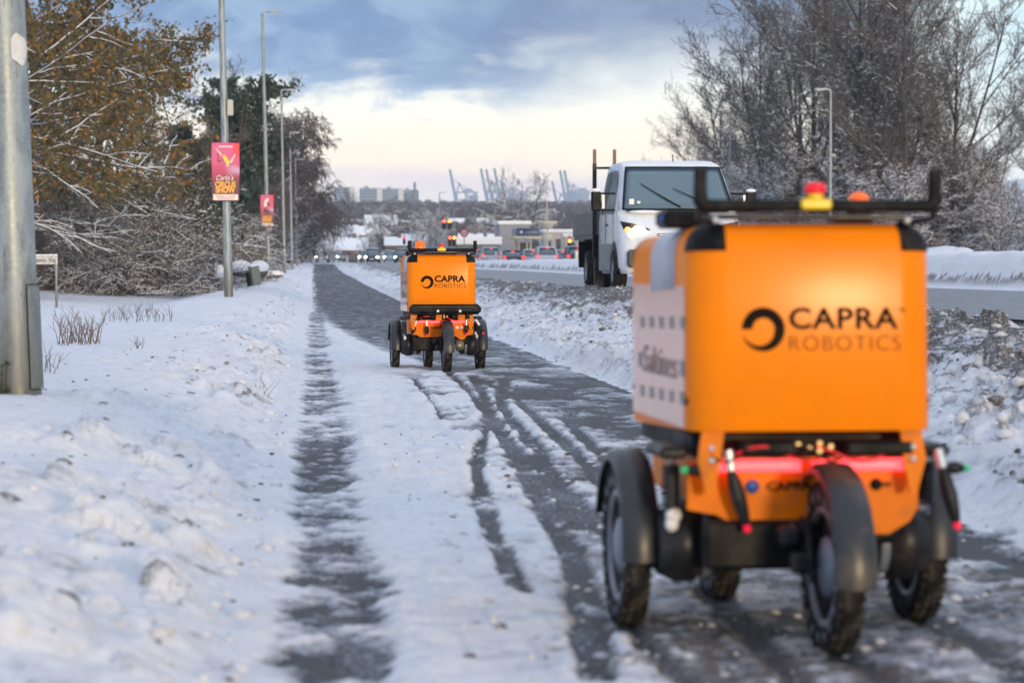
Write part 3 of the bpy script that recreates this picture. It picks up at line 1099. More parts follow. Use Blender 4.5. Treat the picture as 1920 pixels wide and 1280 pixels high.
def probe(root, p0, p1, p2, tip, r=.012):
    """sensor probe: silver sleeve p0-p1, black body p1-p2, coloured tip"""
    b = MB()
    P1, P2 = Vector(p1), Vector(p2)
    d = (P2 - P1).normalized()
    L = (P2 - P1).length
    b.tube([P1, P1 + d * L * .2, P1 + d * L * .5, P1 + d * L * .85, P2], [r * .8, r * 1.25, r * 1.5, r * 1.1, r * .7], 12)
    o = b.build('sensor', M_BLK2, root)
    if p0 is not None:
        MB().tube([p0, p1], r * .95, 12).build('sleeve', M_SILV, o)
    MB().tube([P2 - d * .002, P2 + d * r * 1.2], [r * .75, r * .6], 10).build('tip', tip, o)
    return o


def make_robot(loc, rz, label, near):
    root = empty('delivery_robot', loc, rz)
    tag(root, label, 'delivery robot', 'orange delivery robots on the path')
    build_box(root, .030 if near else .0)
    Y0 = -.0008
    # lettering and emblem on the rear face
    if near:
        lx, z1, z2, rr = -.063, .781, .727, .0535
        ring_logo(root, -.127, .779, rr, Y0)
        text_obj('lettering', 'CAPRA', M_INK, .0715, (lx, Y0 - .0004, z1), root, bold=.0016, width=.271, space=1.08)
        text_obj('lettering', 'ROBOTICS', M_INK, .053, (lx, Y0 - .0004, z2), root, bold=-.0012, width=.276, space=1.1)
        text_obj('lettering', '\u2122', M_INK, .02, (.207, Y0 - .0004, .815), root)
    else:
        ring_logo(root, -.133, .795, .057, Y0)
        text_obj('lettering', 'CAPRA', M_INK, .076, (-.067, Y0 - .0004, .798), root, bold=.0028, width=.272, space=1.05)
        text_obj('lettering', 'ROBOTICS', M_INK, .053, (-.067, Y0 - .0004, .745), root, bold=-.0006, width=.277, space=1.1)
        text_obj('lettering', '\u2122', M_INK, .02, (.205, Y0 - .0004, .838), root)
    # seam of the lid just under the bevel
    MB().box((.0, -.0015 + TILT * (BZ1 - .0715 - BZ0), BZ1 - .0715), (2 * (BW - BR), .002, .003)).build('lid_seam', M_ORC, root)
    for ch in root.children:
        if ch.name.startswith(('logo_ring', 'lettering')):
            tl = Matrix.Translation((0, 0, BZ0)) @ Matrix.Rotation(-math.atan(TILT), 4, 'X') @ Matrix.Translation((0, 0, -BZ0))
            ch.matrix_basis = tl @ Matrix.LocRotScale(ch.location, ch.rotation_euler, ch.scale)
    for s in (-1, 1):
        MB().box((s * (BW + .0005), BL / 2 + .012, (BZ0 + BZ1 - .15) / 2), (.004, BL - 2 * BR - .01, BZ1 - BZ0 - .16), bev=.001).build('side_panel', M_ORS, root)
    # print on both sides: rows of little squares and a name
    for s in (-1, 1):
        sx = s * (BW + .0028)
        for row, nz in ((.745, 5), (.560, 5)):
            for k in range(nz):
                yy = .13 + k * .145
                zz = row + .05 - (.02 * yy)
                MB().box((sx, yy, zz), (.002, .060, .030)).build('printed_square', M_SLOT, root)
        for yy in (.13, .74):
            MB().box((sx, yy, .680), (.002, .055, .040)).build('printed_square', M_HUB, root)
        w = text_obj('lettering', 'Saltines', M_FADE, .105, (sx + s * .0012, (.70 if s < 0 else .20), .650), root, width=.50, shear=.2,
                     rot=(PI / 2, 0, (-PI / 2 if s < 0 else PI / 2)))
        for (yy, zz) in ((.03 + BR * .6, .60), (BL - BR, .60)):
            MB().ball((s * (BW + .001), yy, zz), .009, 8, 5, (.5, 1, 1)).build('screw', M_BLK, root)
        # pale strap lying over the shoulder
        n = 8
        FR = .068
        pts = []
        for k in range(n + 1):
            a = math.radians(90 * k / n)
            pts.append((s * (BW + .003 - .058 * (1 - math.cos(a))), BZ1 - FR + FR * math.sin(a) + .003))
        pts = [(s * (BW + .003), BZ1 - .155)] + pts + [(s * (BW - .16), BZ1 + .004)]
        y0, y1 = (.24, .58) if near else (.14, .46)
        b = MB()
        vs = [(p[0], yy, p[1] - (.030 if near else 0) * yy / BL) for yy in (y0, y1) for p in pts]
        m_ = len(pts)
        b.add(vs, [(k, k + 1, m_ + k + 1, m_ + k) for k in range(m_ - 1)], True)
        o = b.build('lid_strap', M_STRAP, root)
        sm = o.modifiers.new('thick', 'SOLIDIFY'); sm.thickness = .003
    # handle bar with upright grips
    hx, hz, hy = .288, 1.076, -.015
    b = MB()
    b.tube([(-hx, hy, hz), (hx, hy, hz)], .0155, 14)
    b.build('handle_bar', M_BLK, root)
    for s in (-1, 1):
        g = MB()
        top = 1.165 if near else 1.158
        g.tube([(s * (hx - .03), hy, hz), (s * (hx - .008), hy, hz), (s * hx, hy, hz + .012), (s * (hx + .001), hy, hz + .04), (s * hx, hy, top)], [.0165, .018, .019, .0165, .0160], 14)
        g.build('grip', M_BLK, root)
        br = MB()
        br.tube([(s * (hx + .003), hy, hz - .004), (s * (hx + .001), hy + .02, hz - .028), (s * (hx - .03), hy + .05, hz - .036), (s * (hx - .06), .09, BZ1 - .004)], .009, 8)
        o = br.build('handle_bracket', M_BLK2, root)
        MB().ball((s * (hx - .048), .05, BZ1 + .006), .011, 10, 6).build('bolt', M_SILV, o)
    # second bar and plates between handle and lid
    MB().box((0, .07, BZ1 + .014), (.50, .05, .014), bev=.004).build('handle_rail', M_BLK2, root)
    # stop button
    ex = -.008
    eb = MB()
    eb.box((ex, hy - .004, hz + .004), (.076, .036, .026), bev=.006)
    eb.tube([(ex, hy - .004, hz + .014), (ex, hy - .004, hz + .030)], .019, 16)
    eo = eb.build('stop_button_base', M_YEL, root)
    MB().tube([(ex, hy - .004, hz + .028), (ex, hy - .004, hz + .034), (ex, hy - .004, hz + .048), (ex, hy - .004, hz + .055)], [.018, .025, .025, .019], 20).build('stop_button', M_RED, eo)
    if near:
        lp = [(ex - .045 + .0 * k, 0, 0) for k in range(1)]
        pts = []
        for k in range(15):
            a = math.radians(-30 + 240 * k / 14)
            pts.append((ex + .002 + .032 * math.cos(a), hy + .05, hz + .048 + .044 * math.sin(a)))
        MB().tube(pts, .0052, 8).build('cable_loop', M_BLK, root)
        MB().box((ex - .05, hy + .04, hz + .026), (.03, .02, .012), bev=.003).build('cable_clip', M_BLK, root)
        bo = MB().tube([(.21, .40, BZ1 - .012), (.21, .40, BZ1 + .055)], .034, 18).build('beacon_foot', M_BLK, root)
        MB().lathe([(.027, 0), (.027, .016), (.024, .026), (.014, .034), (.001, .036)], 'Z', (.21, .40, BZ1 + .050), 20).build('beacon', M_BEAC, root)
        cmb = MB().box((-.275, .28, BZ1 + .012), (.12, .14, .048), bev=.012).build('camera_module', M_BLK, root)
        MB().ball((-.33, .24, BZ1 + .012), .012, 10, 6).build('lens', M_BLUE, cmb)
        MB().box((.16, .30, BZ1 + .010), (.10, .10, .030), bev=.008).build('antenna_box', M_BLK, root)
    else:
        MB().tube([(-.18, .22, BZ1 - .005), (-.18, .22, BZ1 + .035)], .052, 18).build('beacon_foot', M_BLK, root)
        b = MB()
        b.lathe([(.043, 0), (.044, .012), (.042, .082), (.038, .088), (.001, .090)], 'Z', (-.18, .22, BZ1 + .032), 24)
        b.build('beacon', M_BEAC, root)
        MB().box((-.22, .30, BZ1 + .010), (.16, .14, .050), bev=.012).build('camera_module', M_BLK, root)
        MB().box((.0, .25, BZ1 + .006), (.34, .10, .016), bev=.004).build('antenna_box', M_BLK, root)
        MB().box((.22, .30, BZ1 + .012), (.07, .10, .030), bev=.006).build('antenna_box', M_BLK2, root)
    # electronics in the gap under the box
    el = MB()
    el.box((0, .50, .492), (.56, .76, .066), bev=.01)
    el.box((.17, .05, .488), (.17, .05, .036), bev=.008)
    el.box((-.11, .05, .490), (.14, .05, .036), bev=.008)
    eo = el.build('electronics_tray', M_BLK, root)
    for (x, z) in ((-.065, .492), (-.035, .497), (-.008, .488), (.018, .500), (.018, .482), (.046, .492)):
        MB().tube([(x, .055, z), (x, .030, z)], [.005, .0065], 10).build('connector', M_GOLD, eo)
    for k, (x0, x1) in enumerate(((-.19, .02), (-.05, .10), (.01, .24), (-.26, -.12))):
        pts = [(x0 + (x1 - x0) * q / 6, .035 - .01 * math.sin(q), .475 + .02 * math.sin(q * .9 + k)) for q in range(7)]
        MB().tube(pts, .0035, 6).build('cable', M_RED if k % 2 == 0 else M_BLK, eo)
    # chassis: orange panel with a notched lower edge
    zt, zb = .452, .270
    if near:
        poly = [(-.296, zt), (.283, zt), (.283, .335), (.262, .300), (.21, zb), (-.11, zb), (-.19, .302), (-.225, .322), (-.296, .335)]
    else:
        poly = [(-.285, zt), (.285, zt), (.285, .345), (.275, .330), (.225, .320), (.20, .285), (.165, .285), (.13, .315), (-.02, .315), (-.075, .290), (-.155, .288), (-.215, .325), (-.268, .335), (-.285, .36)]
    pb = MB().prism(poly, .095, .125)
    pb.box((0, .5, .40), (.50, .74, .16), bev=.02)
    ch = pb.build('chassis_panel', M_ORC, root)
    for s in (-1, 1):
        st = MB().prism([(s * .272, .535), (s * .218, .535), (s * .232, .44), (s * .245, .375), (s * .262, .375), (s * .284, .46)], .030, .046)
        so = st.build('strut', M_ORC, root)
        for zz in (.49, .46):
            MB().ball((s * .25, .028, zz), .009, 8, 5).build('bolt', M_SILV, so)
        lb = MB().tube([(s * (.012 if s > 0 else .02), .080, .443), (s * .268, .080, .443)], .0155 if near else .011, 12)
        lb.build('light_bar', M_LBAR, root)
    text_obj('lettering', 'CAPRA', M_INK, .030, (-.10, .0935, .381), root, bold=.0008, width=.115)
    if near:
        MB().lathe([(.0001, 0), (.0175, 0), (.0175, .003), (.0001, .003)], 'Y', (-.136, .0915, .391), 20).build('round_sticker', M_BLUE, root)
        k_ = MB().lathe([(.0001, -.008), (.013, -.008), (.015, 0), (.015, .004)], 'Y', (.176, .092, .393), 18).build('socket', M_BLK, root)
        MB().tube([(.188, .088, .393), (.212, .088, .393)], .004, 8).build('pin', M_BLK, k_)
    else:
        for x in (.14, .185):
            MB().box((x, .0925, .392), (.028, .003, .022)).build('sticker', M_WST, root)
        MB().lathe([(.0001, -.008), (.018, -.008), (.018, .004)], 'Y', (.262, .092, .390), 18).build('socket', M_BLK, root)
    # probes
    if near:
        probe(root, None, (-.245, .06, .436), (-.305, .06, .436), M_GRN, .012)
        probe(root, None, (.34, .06, .436), (.39, .06, .434), M_GRN, .011)
        probe(root, (-.206, .045, .484), (-.200, .042, .435), (-.160, .05, .300), M_TIP, .0135)
        probe(root, (.325, .07, .480), (.335, .06, .435), (.368, .05, .300), M_TIP, .0135)
    else:
        probe(root, (-.228, .055, .455), (-.240, .05, .405), (-.262, .05, .345), M_BLK, .014)
        probe(root, (-.134, .055, .455), (-.134, .05, .405), (-.132, .05, .335), M_TIP, .014)
        probe(root, (.216, .055, .462), (.216, .05, .412), (.218, .05, .345), M_TIP, .014)
        probe(root, (.300, .055, .462), (.333, .05, .412), (.365, .05, .350), M_TIP, .014)
        bb = MB()
        bb.box((.022, -.035, .555), (.635, .07, .092), bev=.030)
        bo = bb.build('bumper', M_BLK, root)
        MB().box((.03, -.072, .578), (.53, .004, .008)).build('bumper_strip', M_BLK2, bo)
        for x in (-.045, .150):
            MB().ball((x, -.071, .540), .012, 10, 6, (1, .5, 1)).build('bolt', M_WST, bo)
        MB().box((-.03, .03, .49), (.05, .05, .07)).build('bumper_mount', M_ORC, root)
        MB().box((.17, .03, .49), (.06, .05, .07)).build('bumper_mount', M_ORC, root)
    # running gear
    for s in (-1, 1):
        g = MB()
        g.lathe([(.001, s * .17), (.070, s * .17), (.084, s * .19), (.084, s * .245), (.098, s * .255), (.098, s * .30), (.075, s * .345), (.001, s * .345)], 'X', (0, .26, .235), 26)
        mo = g.build('drive_motor', M_BLK2, root)
        MB().lathe([(.0855, s * .215), (.087, s * .220), (.087, s * .232), (.0855, s * .237)], 'X', (0, .26, .235), 26).build('motor_band', M_HUB, mo)
        a_ = MB()
        a_.prism([(.24, .30), (.30, .32), (.54, .245), (.54, .175), (.28, .165), (.23, .19)], s * .325, s * .345, 'X')
        a_.build('drive_arm', M_BLK, root)
        sp = MB()
        pts = []
        for k in range(70):
            a = k * .9
            pts.append((s * .325 + .020 * math.cos(a), .17 + .020 * math.sin(a), .33 + .11 * k / 70))
        sp.tube(pts, .0045, 6)
        sp.build('spring', M_BLK2, root)
        MB().tube([(s * .325, .17, .31), (s * .325, .17, .46)], .011, 10).build('damper', M_HUB, root)
        MB().box((s * .33, .20, .475), (.07, .22, .03), bev=.01).build('damper_mount', M_BLK2, root)
        make_wheel(root, s * .385, .48, hub_side=s)
        make_fender(root, s * .385, .48)
        MB().prism([(.36, .44), (.60, .44), (.52, .21), (.44, .21)], s * .346, s * .352, 'X').build('fender_stay', M_BLK2, root)
    bm_ = MB()
    bm_.box((-.105, .12, .248), (.30, .07, .125), bev=.012)
    bm_.box((.035, .10, .255), (.09, .09, .125), bev=.015)
    ar = bm_.build('rear_arm', M_BLK, root)
    for zz in (.29, .215):
        MB().ball((-.038, .083, zz), .009, 8, 5, (1, .4, 1)).build('bolt', M_SILV, ar)
    MB().box((.03, .18, .275), (.44, .09, .07), bev=.015).build('cross_beam', M_BLK, root)
    MB().box((0, .80, .275), (.36, .09, .07), bev=.015).build('cross_beam', M_BLK, root)
    for (x, y) in ((.035, -.03), (-.045, .96)):
        make_wheel(root, x, y, hub_side=-1)
        make_fender(root, x, y, a0=(-6 if y < .5 else 20), a1=(150 if y < .5 else 178))
        fk = MB()
        sg = -1
        fk.prism([(y - .03, .17), (y + .02, .17), (y + .09 * (1 if y < .5 else -1), .32), (y + .03 * (1 if y < .5 else -1), .32)], x + sg * .062, x + sg * .050, 'X')
        fk.box((x + sg * .075, y + .02, .215), (.05, .06, .05), bev=.01)
        fk.box((x + sg * .095, y + .06 * (1 if y < .5 else -1), .275), (.055, .07, .05), bev=.012)
        fk.build('caster_fork', M_BLK2, root)
    if not near:
        g = MB().lathe([(.001, .12), (.040, .12), (.045, .13), (.045, .175), (.030, .19), (.001, .19)], 'X', (0, .03, .235), 20)
        g.build('caster_hub', mat('dull_brass', (.20, .20, .13), .4, metal=.5), root)
    return root


near_robot = make_robot((1.216, 5.770, 0), math.radians(1.9), 'large orange box robot out of focus in the right foreground without a bumper', True)
far_robot = make_robot((1.145, 21.28, 0), math.radians(2.2), 'small sharp orange robot farther up the path, with black rear bumper and tall beacon', False)
# snow packed on the struts of the near robot
for (x, y, z, r) in ((-.318, .17, .315, .021), (-.322, .17, .292, .018), (.318, .17, .335, .018)):
    MB().ball((x, y, z), r, 9, 6, (1.0, .8, 1.1)).build('packed_snow', mat('packed_snow', (.72, .70, .70), .7, noise=.25, nscale=40, bump=.004, bscale=70), near_robot)
for (x, y, z, r) in ((-.318, .16, .30, .016), (.314, .16, .34, .018), (.322, .15, .31, .015)):
    MB().ball((x, y, z), r, 8, 6, (.8, .7, 1.2)).build('packed_snow', MATS['packed_snow'], far_robot)
# ---------------------------------------------------------------- vehicles
M_WHT = mat('white_car_paint', (.80, .81, .84), .30, coat=.6, dirt=(.40, .38, .37), dscale=1.5, damt=.35)
M_GLASS = mat('dark_car_glass', (.075, .130, .170), .10, spec=.9, coat=.5)
M_CABIN = mat('cabin_shade', (.10, .13, .16), .6)
M_GREYT = mat('grimy_dropside', (.13, .13, .12), .6, dirt=(.25, .24, .22), dscale=2.5, damt=.5)
M_DIRTY = mat('dirty_sill', (.26, .26, .27), .6, dirt=(.12, .11, .10), dscale=4, damt=.7)
M_HEAD = mat('headlight_on', (.9, .8, .6), .2, emit=(1.0, .72, .40), es=30)
M_HEADG = mat('headlight_glass', (.45, .45, .47), .15, metal=.4)
M_IND = mat('indicator', (.8, .35, .05), .3, emit=(1, .45, .12), es=1.2)
M_SNOWC = mat('snow_cap', (.85, .86, .90), .8, noise=.06, nscale=5, bump=.02, bscale=8)


def loft(secs, closed_ends=True):
    """secs: list of lists of points with the same count"""
    b = MB()
    n = len(secs[0])
    vs = [p for s in secs for p in s]
    fs = [(i * n + k, i * n + (k + 1) % n, (i + 1) * n + (k + 1) % n, (i + 1) * n + k) for i in range(len(secs) - 1) for k in range(n)]
    if closed_ends:
        fs += [tuple(range(n)), tuple(range(len(vs) - 1, len(vs) - n - 1, -1))]
    b.add(vs, fs, True)
    return b


def cab_sec(y, z0, zb, zt, hw, hwt):
    half = [(hw * .94, z0), (hw, z0 + .12), (hw * 1.005, (z0 + zb) / 2), (hw, zb), (hw * .5 + hwt * .5, (zb + zt) / 2), (hwt + .01, zt - .16), (hwt - .03, zt - .06), (hwt - .12, zt - .012), (hwt - .26, zt)]
    return [(x, y, z) for x, z in half] + [(-x, y, z) for x, z in half[::-1]]


def road_wheel(root, x, y, R=.34, w=.22, name='wheel', side=None):
    b = MB().lathe([(R * .62, -w / 2), (R * .93, -w / 2), (R, -w * .36), (R, w * .36), (R * .93, w / 2), (R * .62, w / 2)], 'X', (0, 0, 0), 26)
    o = b.build(name, M_RUB, root)
    o.location = (x, y, R)
    s = side or (1 if x > 0 else -1)
    MB().lathe([(.001, s * w * .25), (R * .2, s * w * .36), (R * .5, s * w * .22), (R * .6, s * w * .40), (R * .64, s * w * .48)], 'X', (0, 0, 0), 20).build('rim', M_RIM, o)
    return o


truck = empty('flatbed_truck', (6.46, 41.9, gz(6.4, 42) + .0), 0)
truck.scale = (1.06, 1.06, 1.06)
tag(truck, 'white crew cab flatbed truck with one lit headlight coming towards the camera on the road', 'truck')
cs = [cab_sec(.0, .30, .72, .88, .86, .78), cab_sec(.07, .27, .80, .98, .95, .84), cab_sec(.25, .27, .95, 1.10, 1.01, .92), cab_sec(.50, .27, 1.12, 1.27, 1.025, .965),
      cab_sec(.60, .27, 1.20, 1.34, 1.025, .97), cab_sec(.85, .27, 1.22, 1.66, 1.025, .93), cab_sec(1.15, .27, 1.22, 2.05, 1.025, .875), cab_sec(1.32, .27, 1.22, 2.16, 1.02, .86),
      cab_sec(1.6, .27, 1.22, 2.20, 1.02, .86), cab_sec(3.05, .27, 1.22, 2.22, 1.02, .86), cab_sec(3.12, .30, 1.22, 2.18, .99, .82)]
cb = loft(cs).build('cab', M_WHT, truck)
cb.data.set_sharp_from_angle(angle=math.radians(40)) if hasattr(cb.data, 'set_sharp_from_angle') else None
# windscreen, following the raked front, bowed a little
def wsf(u, v):
    y = .555 + .62 * v
    z = 1.33 + (2.055 - 1.33) * v
    hw = .93 - .13 * v
    x = (u * 2 - 1) * hw
    bow = (1 - (u * 2 - 1) ** 2) * .05
    return (x, y - .045 - bow + .03 * v, z + .012)
ws = MB().grid(wsf, 14, 6)
wso = ws.build('windscreen', M_GLASS, truck)
wso.modifiers.new('t', 'SOLIDIFY').thickness = .006
fr = MB()
edge_pts = [wsf(0, v / 6) for v in range(7)] + [wsf(u / 14, 1) for u in range(1, 15)] + [wsf(1, 1 - v / 6) for v in range(1, 7)] + [wsf(1 - u / 14, 0) for u in range(1, 15)]
fr.tube(edge_pts, .016, 6, cap=False)
fr.build('windscreen_seal', M_BLK, truck)
for (u0, v0, u1, v1) in ((.52, .05, .15, .62), (.86, .04, .47, .50)):
    p = [Vector(wsf(u0 + (u1 - u0) * k / 5, v0 + (v1 - v0) * k / 5)) - Vector((0, .025, 0)) for k in range(6)]
    MB().tube(p, [.016, .014, .012, .010, .008, .006], 6).build('wiper', M_BLK, truck)
MB().box((-.78, .525, 1.47), (.08, .006, .09)).build('sticker', M_WST, truck)
MB().box((-.66, .522, 1.46), (.05, .006, .04)).build('sticker', M_WST, truck)
MB().box((0, .60, 1.325), (1.70, .20, .03), bev=.012).build('scuttle', M_BLK, truck)
MB().tube([(0.05, 1.42, 2.17), (.05, 1.50, 2.30)], .008, 6).build('antenna', M_BLK, truck)
# bonnet snow, grille, bumper, lights
MB().ball((-.55, .50, 1.30), .30, 14, 8, (1.0, .35, .10)).build('snow_patch', M_SNOWC, truck)
MB().box((0, -.015, .52), (1.86, .12, .30), bev=.05).build('bumper', mat('grey_bumper', (.06, .062, .066), .6, dirt=(.25, .24, .22), dscale=3, damt=.5), truck)
gr = MB().box((0, .028, .86), (.86, .05, .15), bev=.02).build('grille', M_BLK, truck)
for k in range(3):
    MB().box((0, .0, .81 + k * .05), (.80, .015, .012)).build('grille_bar', M_SILV, gr)
MB().box((0, -.08, .50), (.52, .012, .11)).build('number_plate', M_WST, truck)
for s in (-1, 1):
    hl = [(s * x, z) for x, z in ((.99, 1.14), (.80, 1.10), (.56, 1.02), (.42, .90), (.60, .90), (.86, .93), (.95, .98))]
    b = MB()
    def yy(x):
        return .125 + .24 * (abs(x) / .99) ** 5 - .06
    b.add([(x, yy(x), z) for x, z in hl] + [(x, yy(x) + .2, z) for x, z in hl], [tuple(range(7)), tuple(range(13, 6, -1))] + [(i, (i + 1) % 7, 7 + (i + 1) % 7, 7 + i) for i in range(7)])
    ho = b.build('headlight', M_BLK2, truck)
    # lit reflector
    MB().ball((s * .72, .085, .985), .085, 14, 8, (1.25, .5, .80)).build('lamp', M_HEAD if s < 0 else M_HEADG, ho)
    MB().ball((s * .89, .20, 1.0), .05, 10, 6, (1.0, .5, .9)).build('indicator', M_IND, ho)
    MB().ball((s * .56, .085, .945), .05, 10, 6, (1.3, .4, .7)).build('side_lamp', M_HEADG, ho)
    # windows in the side
    wn = MB()
    wn.prism([(1.02, 1.36), (1.28, 1.86), (1.50, 2.02), (2.02, 2.03), (2.02, 1.30), (1.10, 1.27)], s * 1.018, s * 1.028, 'X')
    for v_i, v in enumerate(wn.v):
        k = (v[2] - 1.22) / (2.2 - 1.22)
        wn.v[v_i] = (v[0] - s * .155 * max(0, k), v[1], v[2])
    wn.build('side_window', M_GLASS, truck)
    wn = MB()
    wn.prism([(2.16, 1.30), (2.16, 2.03), (2.72, 2.03), (2.86, 1.92), (2.86, 1.30)], s * 1.018, s * 1.028, 'X')
    for v_i, v in enumerate(wn.v):
        k = (v[2] - 1.22) / (2.2 - 1.22)
        wn.v[v_i] = (v[0] - s * .155 * max(0, k), v[1], v[2])
    wn.build('side_window', M_GLASS, truck)
    MB().box((s * 1.028, 1.95, .55), (.012, 2.1, .46), bev=.004).build('dirty_door_sill', M_DIRTY, truck)
    for y in (1.02, 2.09):
        MB().box((s * 1.029, y, .86), (.006, .012, 1.0)).build('door_gap', M_BLK, truck)
    MB().box((s * 1.035, 1.85, 1.10), (.02, .16, .03)).build('door_handle', M_BLK, truck)
    # mirrors on long arms
    mr = MB()
    for z in (1.62, 1.34):
        mr.tube([(s * .99, 1.08, z), (s * 1.15, 1.0, z), (s * 1.30, .98, z)], .016, 8)
    mo = mr.build('mirror_arm', M_BLK, truck)
    MB().box((s * 1.32, 1.0, 1.49), (.17, .10, .34), bev=.03).build('mirror_shell', M_BLK, mo)
    MB().box((s * 1.20, .985, 1.48), (.045, .05, .24), bev=.01).build('mirror_bracket', M_SILV, mo)
    MB().ball((s * 1.32, 1.0, 1.67), .10, 10, 6, (.9, .6, .35)).build('snow_cap', M_SNOWC, mo)
    # wheel arch and wheels
    ac = MB()
    n = 14
    vs = []
    for k in range(n + 1):
        a = math.radians(-5 + 190 * k / n)
        for r, xx in ((.37, 1.035), (.46, 1.035), (.46, .93), (.37, .93)):
            vs.append((s * xx, .86 - r * math.cos(a), .36 + r * math.sin(a)))
    ac.add(vs, [(i * 4 + k, i * 4 + (k + 1) % 4, (i + 1) * 4 + (k + 1) % 4, (i + 1) * 4 + k) for i in range(n) for k in range(4)])
    ac.build('wheel_arch', M_BLK2, truck)
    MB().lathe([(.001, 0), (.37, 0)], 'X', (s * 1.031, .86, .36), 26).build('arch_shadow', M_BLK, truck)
    road_wheel(truck, s * .955, .86)
    road_wheel(truck, s * .96, 4.75)
    road_wheel(truck, s * .72, 4.75)
    MB().box((s * 1.02, 4.75, .86), (.26, .95, .03), bev=.01).build('mudguard', M_BLK2, truck)
    MB().box((s * 1.02, 5.22, .62), (.26, .02, .5)).build('mud_flap', M_BLK, truck)
MB().box((0, 2.0, .45), (1.5, 3.6, .34)).build('underbody', M_BLK, truck)
MB().box((0, 4.9, .68), (.9, 3.6, .22)).build('chassis_rails', M_BLK, truck)
fb = MB().box((0, 4.95, .93), (2.16, 3.4, .08)).build('bed_floor', M_GREYT, truck)
for s in (-1, 1):
    sd = MB().box((s * 1.085, 4.95, 1.17), (.04, 3.4, .42), bev=.008).build('drop_side', M_GREYT, truck)
    for k in range(8):
        MB().box((s * 1.11, 3.5 + k * .42, 1.15), (.02, .06, .36)).build('side_rib', M_DIRTY, sd)
sd = MB().box((0, 6.66, 1.17), (2.16, .04, .42), bev=.008).build('tail_board', M_GREYT, truck)
for x in (-1.08, -.72, .72, 1.08):
    MB().box((x, 3.27, 1.38), (.07, .06, 1.68)).build('stake', M_BLK2, truck)
MB().box((0, 3.27, 2.14), (2.2, .04, .04)).build('rack_rail', M_BLK2, truck)
MB().box((0, 3.27, 1.15), (2.2, .03, .50)).build('head_board', M_GREYT, truck)
for s in (-1, -.67):
    MB().box((s * 1.08, 3.27, 2.34), (.055, .05, .26)).build('stake_top', mat('rusty_tip', (.22, .10, .08), .7), truck)
MB().box((-1.0, 3.30, .45), (.16, .12, 1.0)).build('stake_foot', M_BLK2, truck)


# ordinary cars in the far traffic
def car_sec(y, z0, zt, hw, e=.10):
    half = [(hw * .90, z0), (hw, z0 + .14), (hw, (z0 + zt) * .52), (hw * .97, zt - e), (hw * .86, zt)]
    return [(x, y, z) for x, z in half] + [(-x, y, z) for x, z in half[::-1]]


CAR_DB = {}


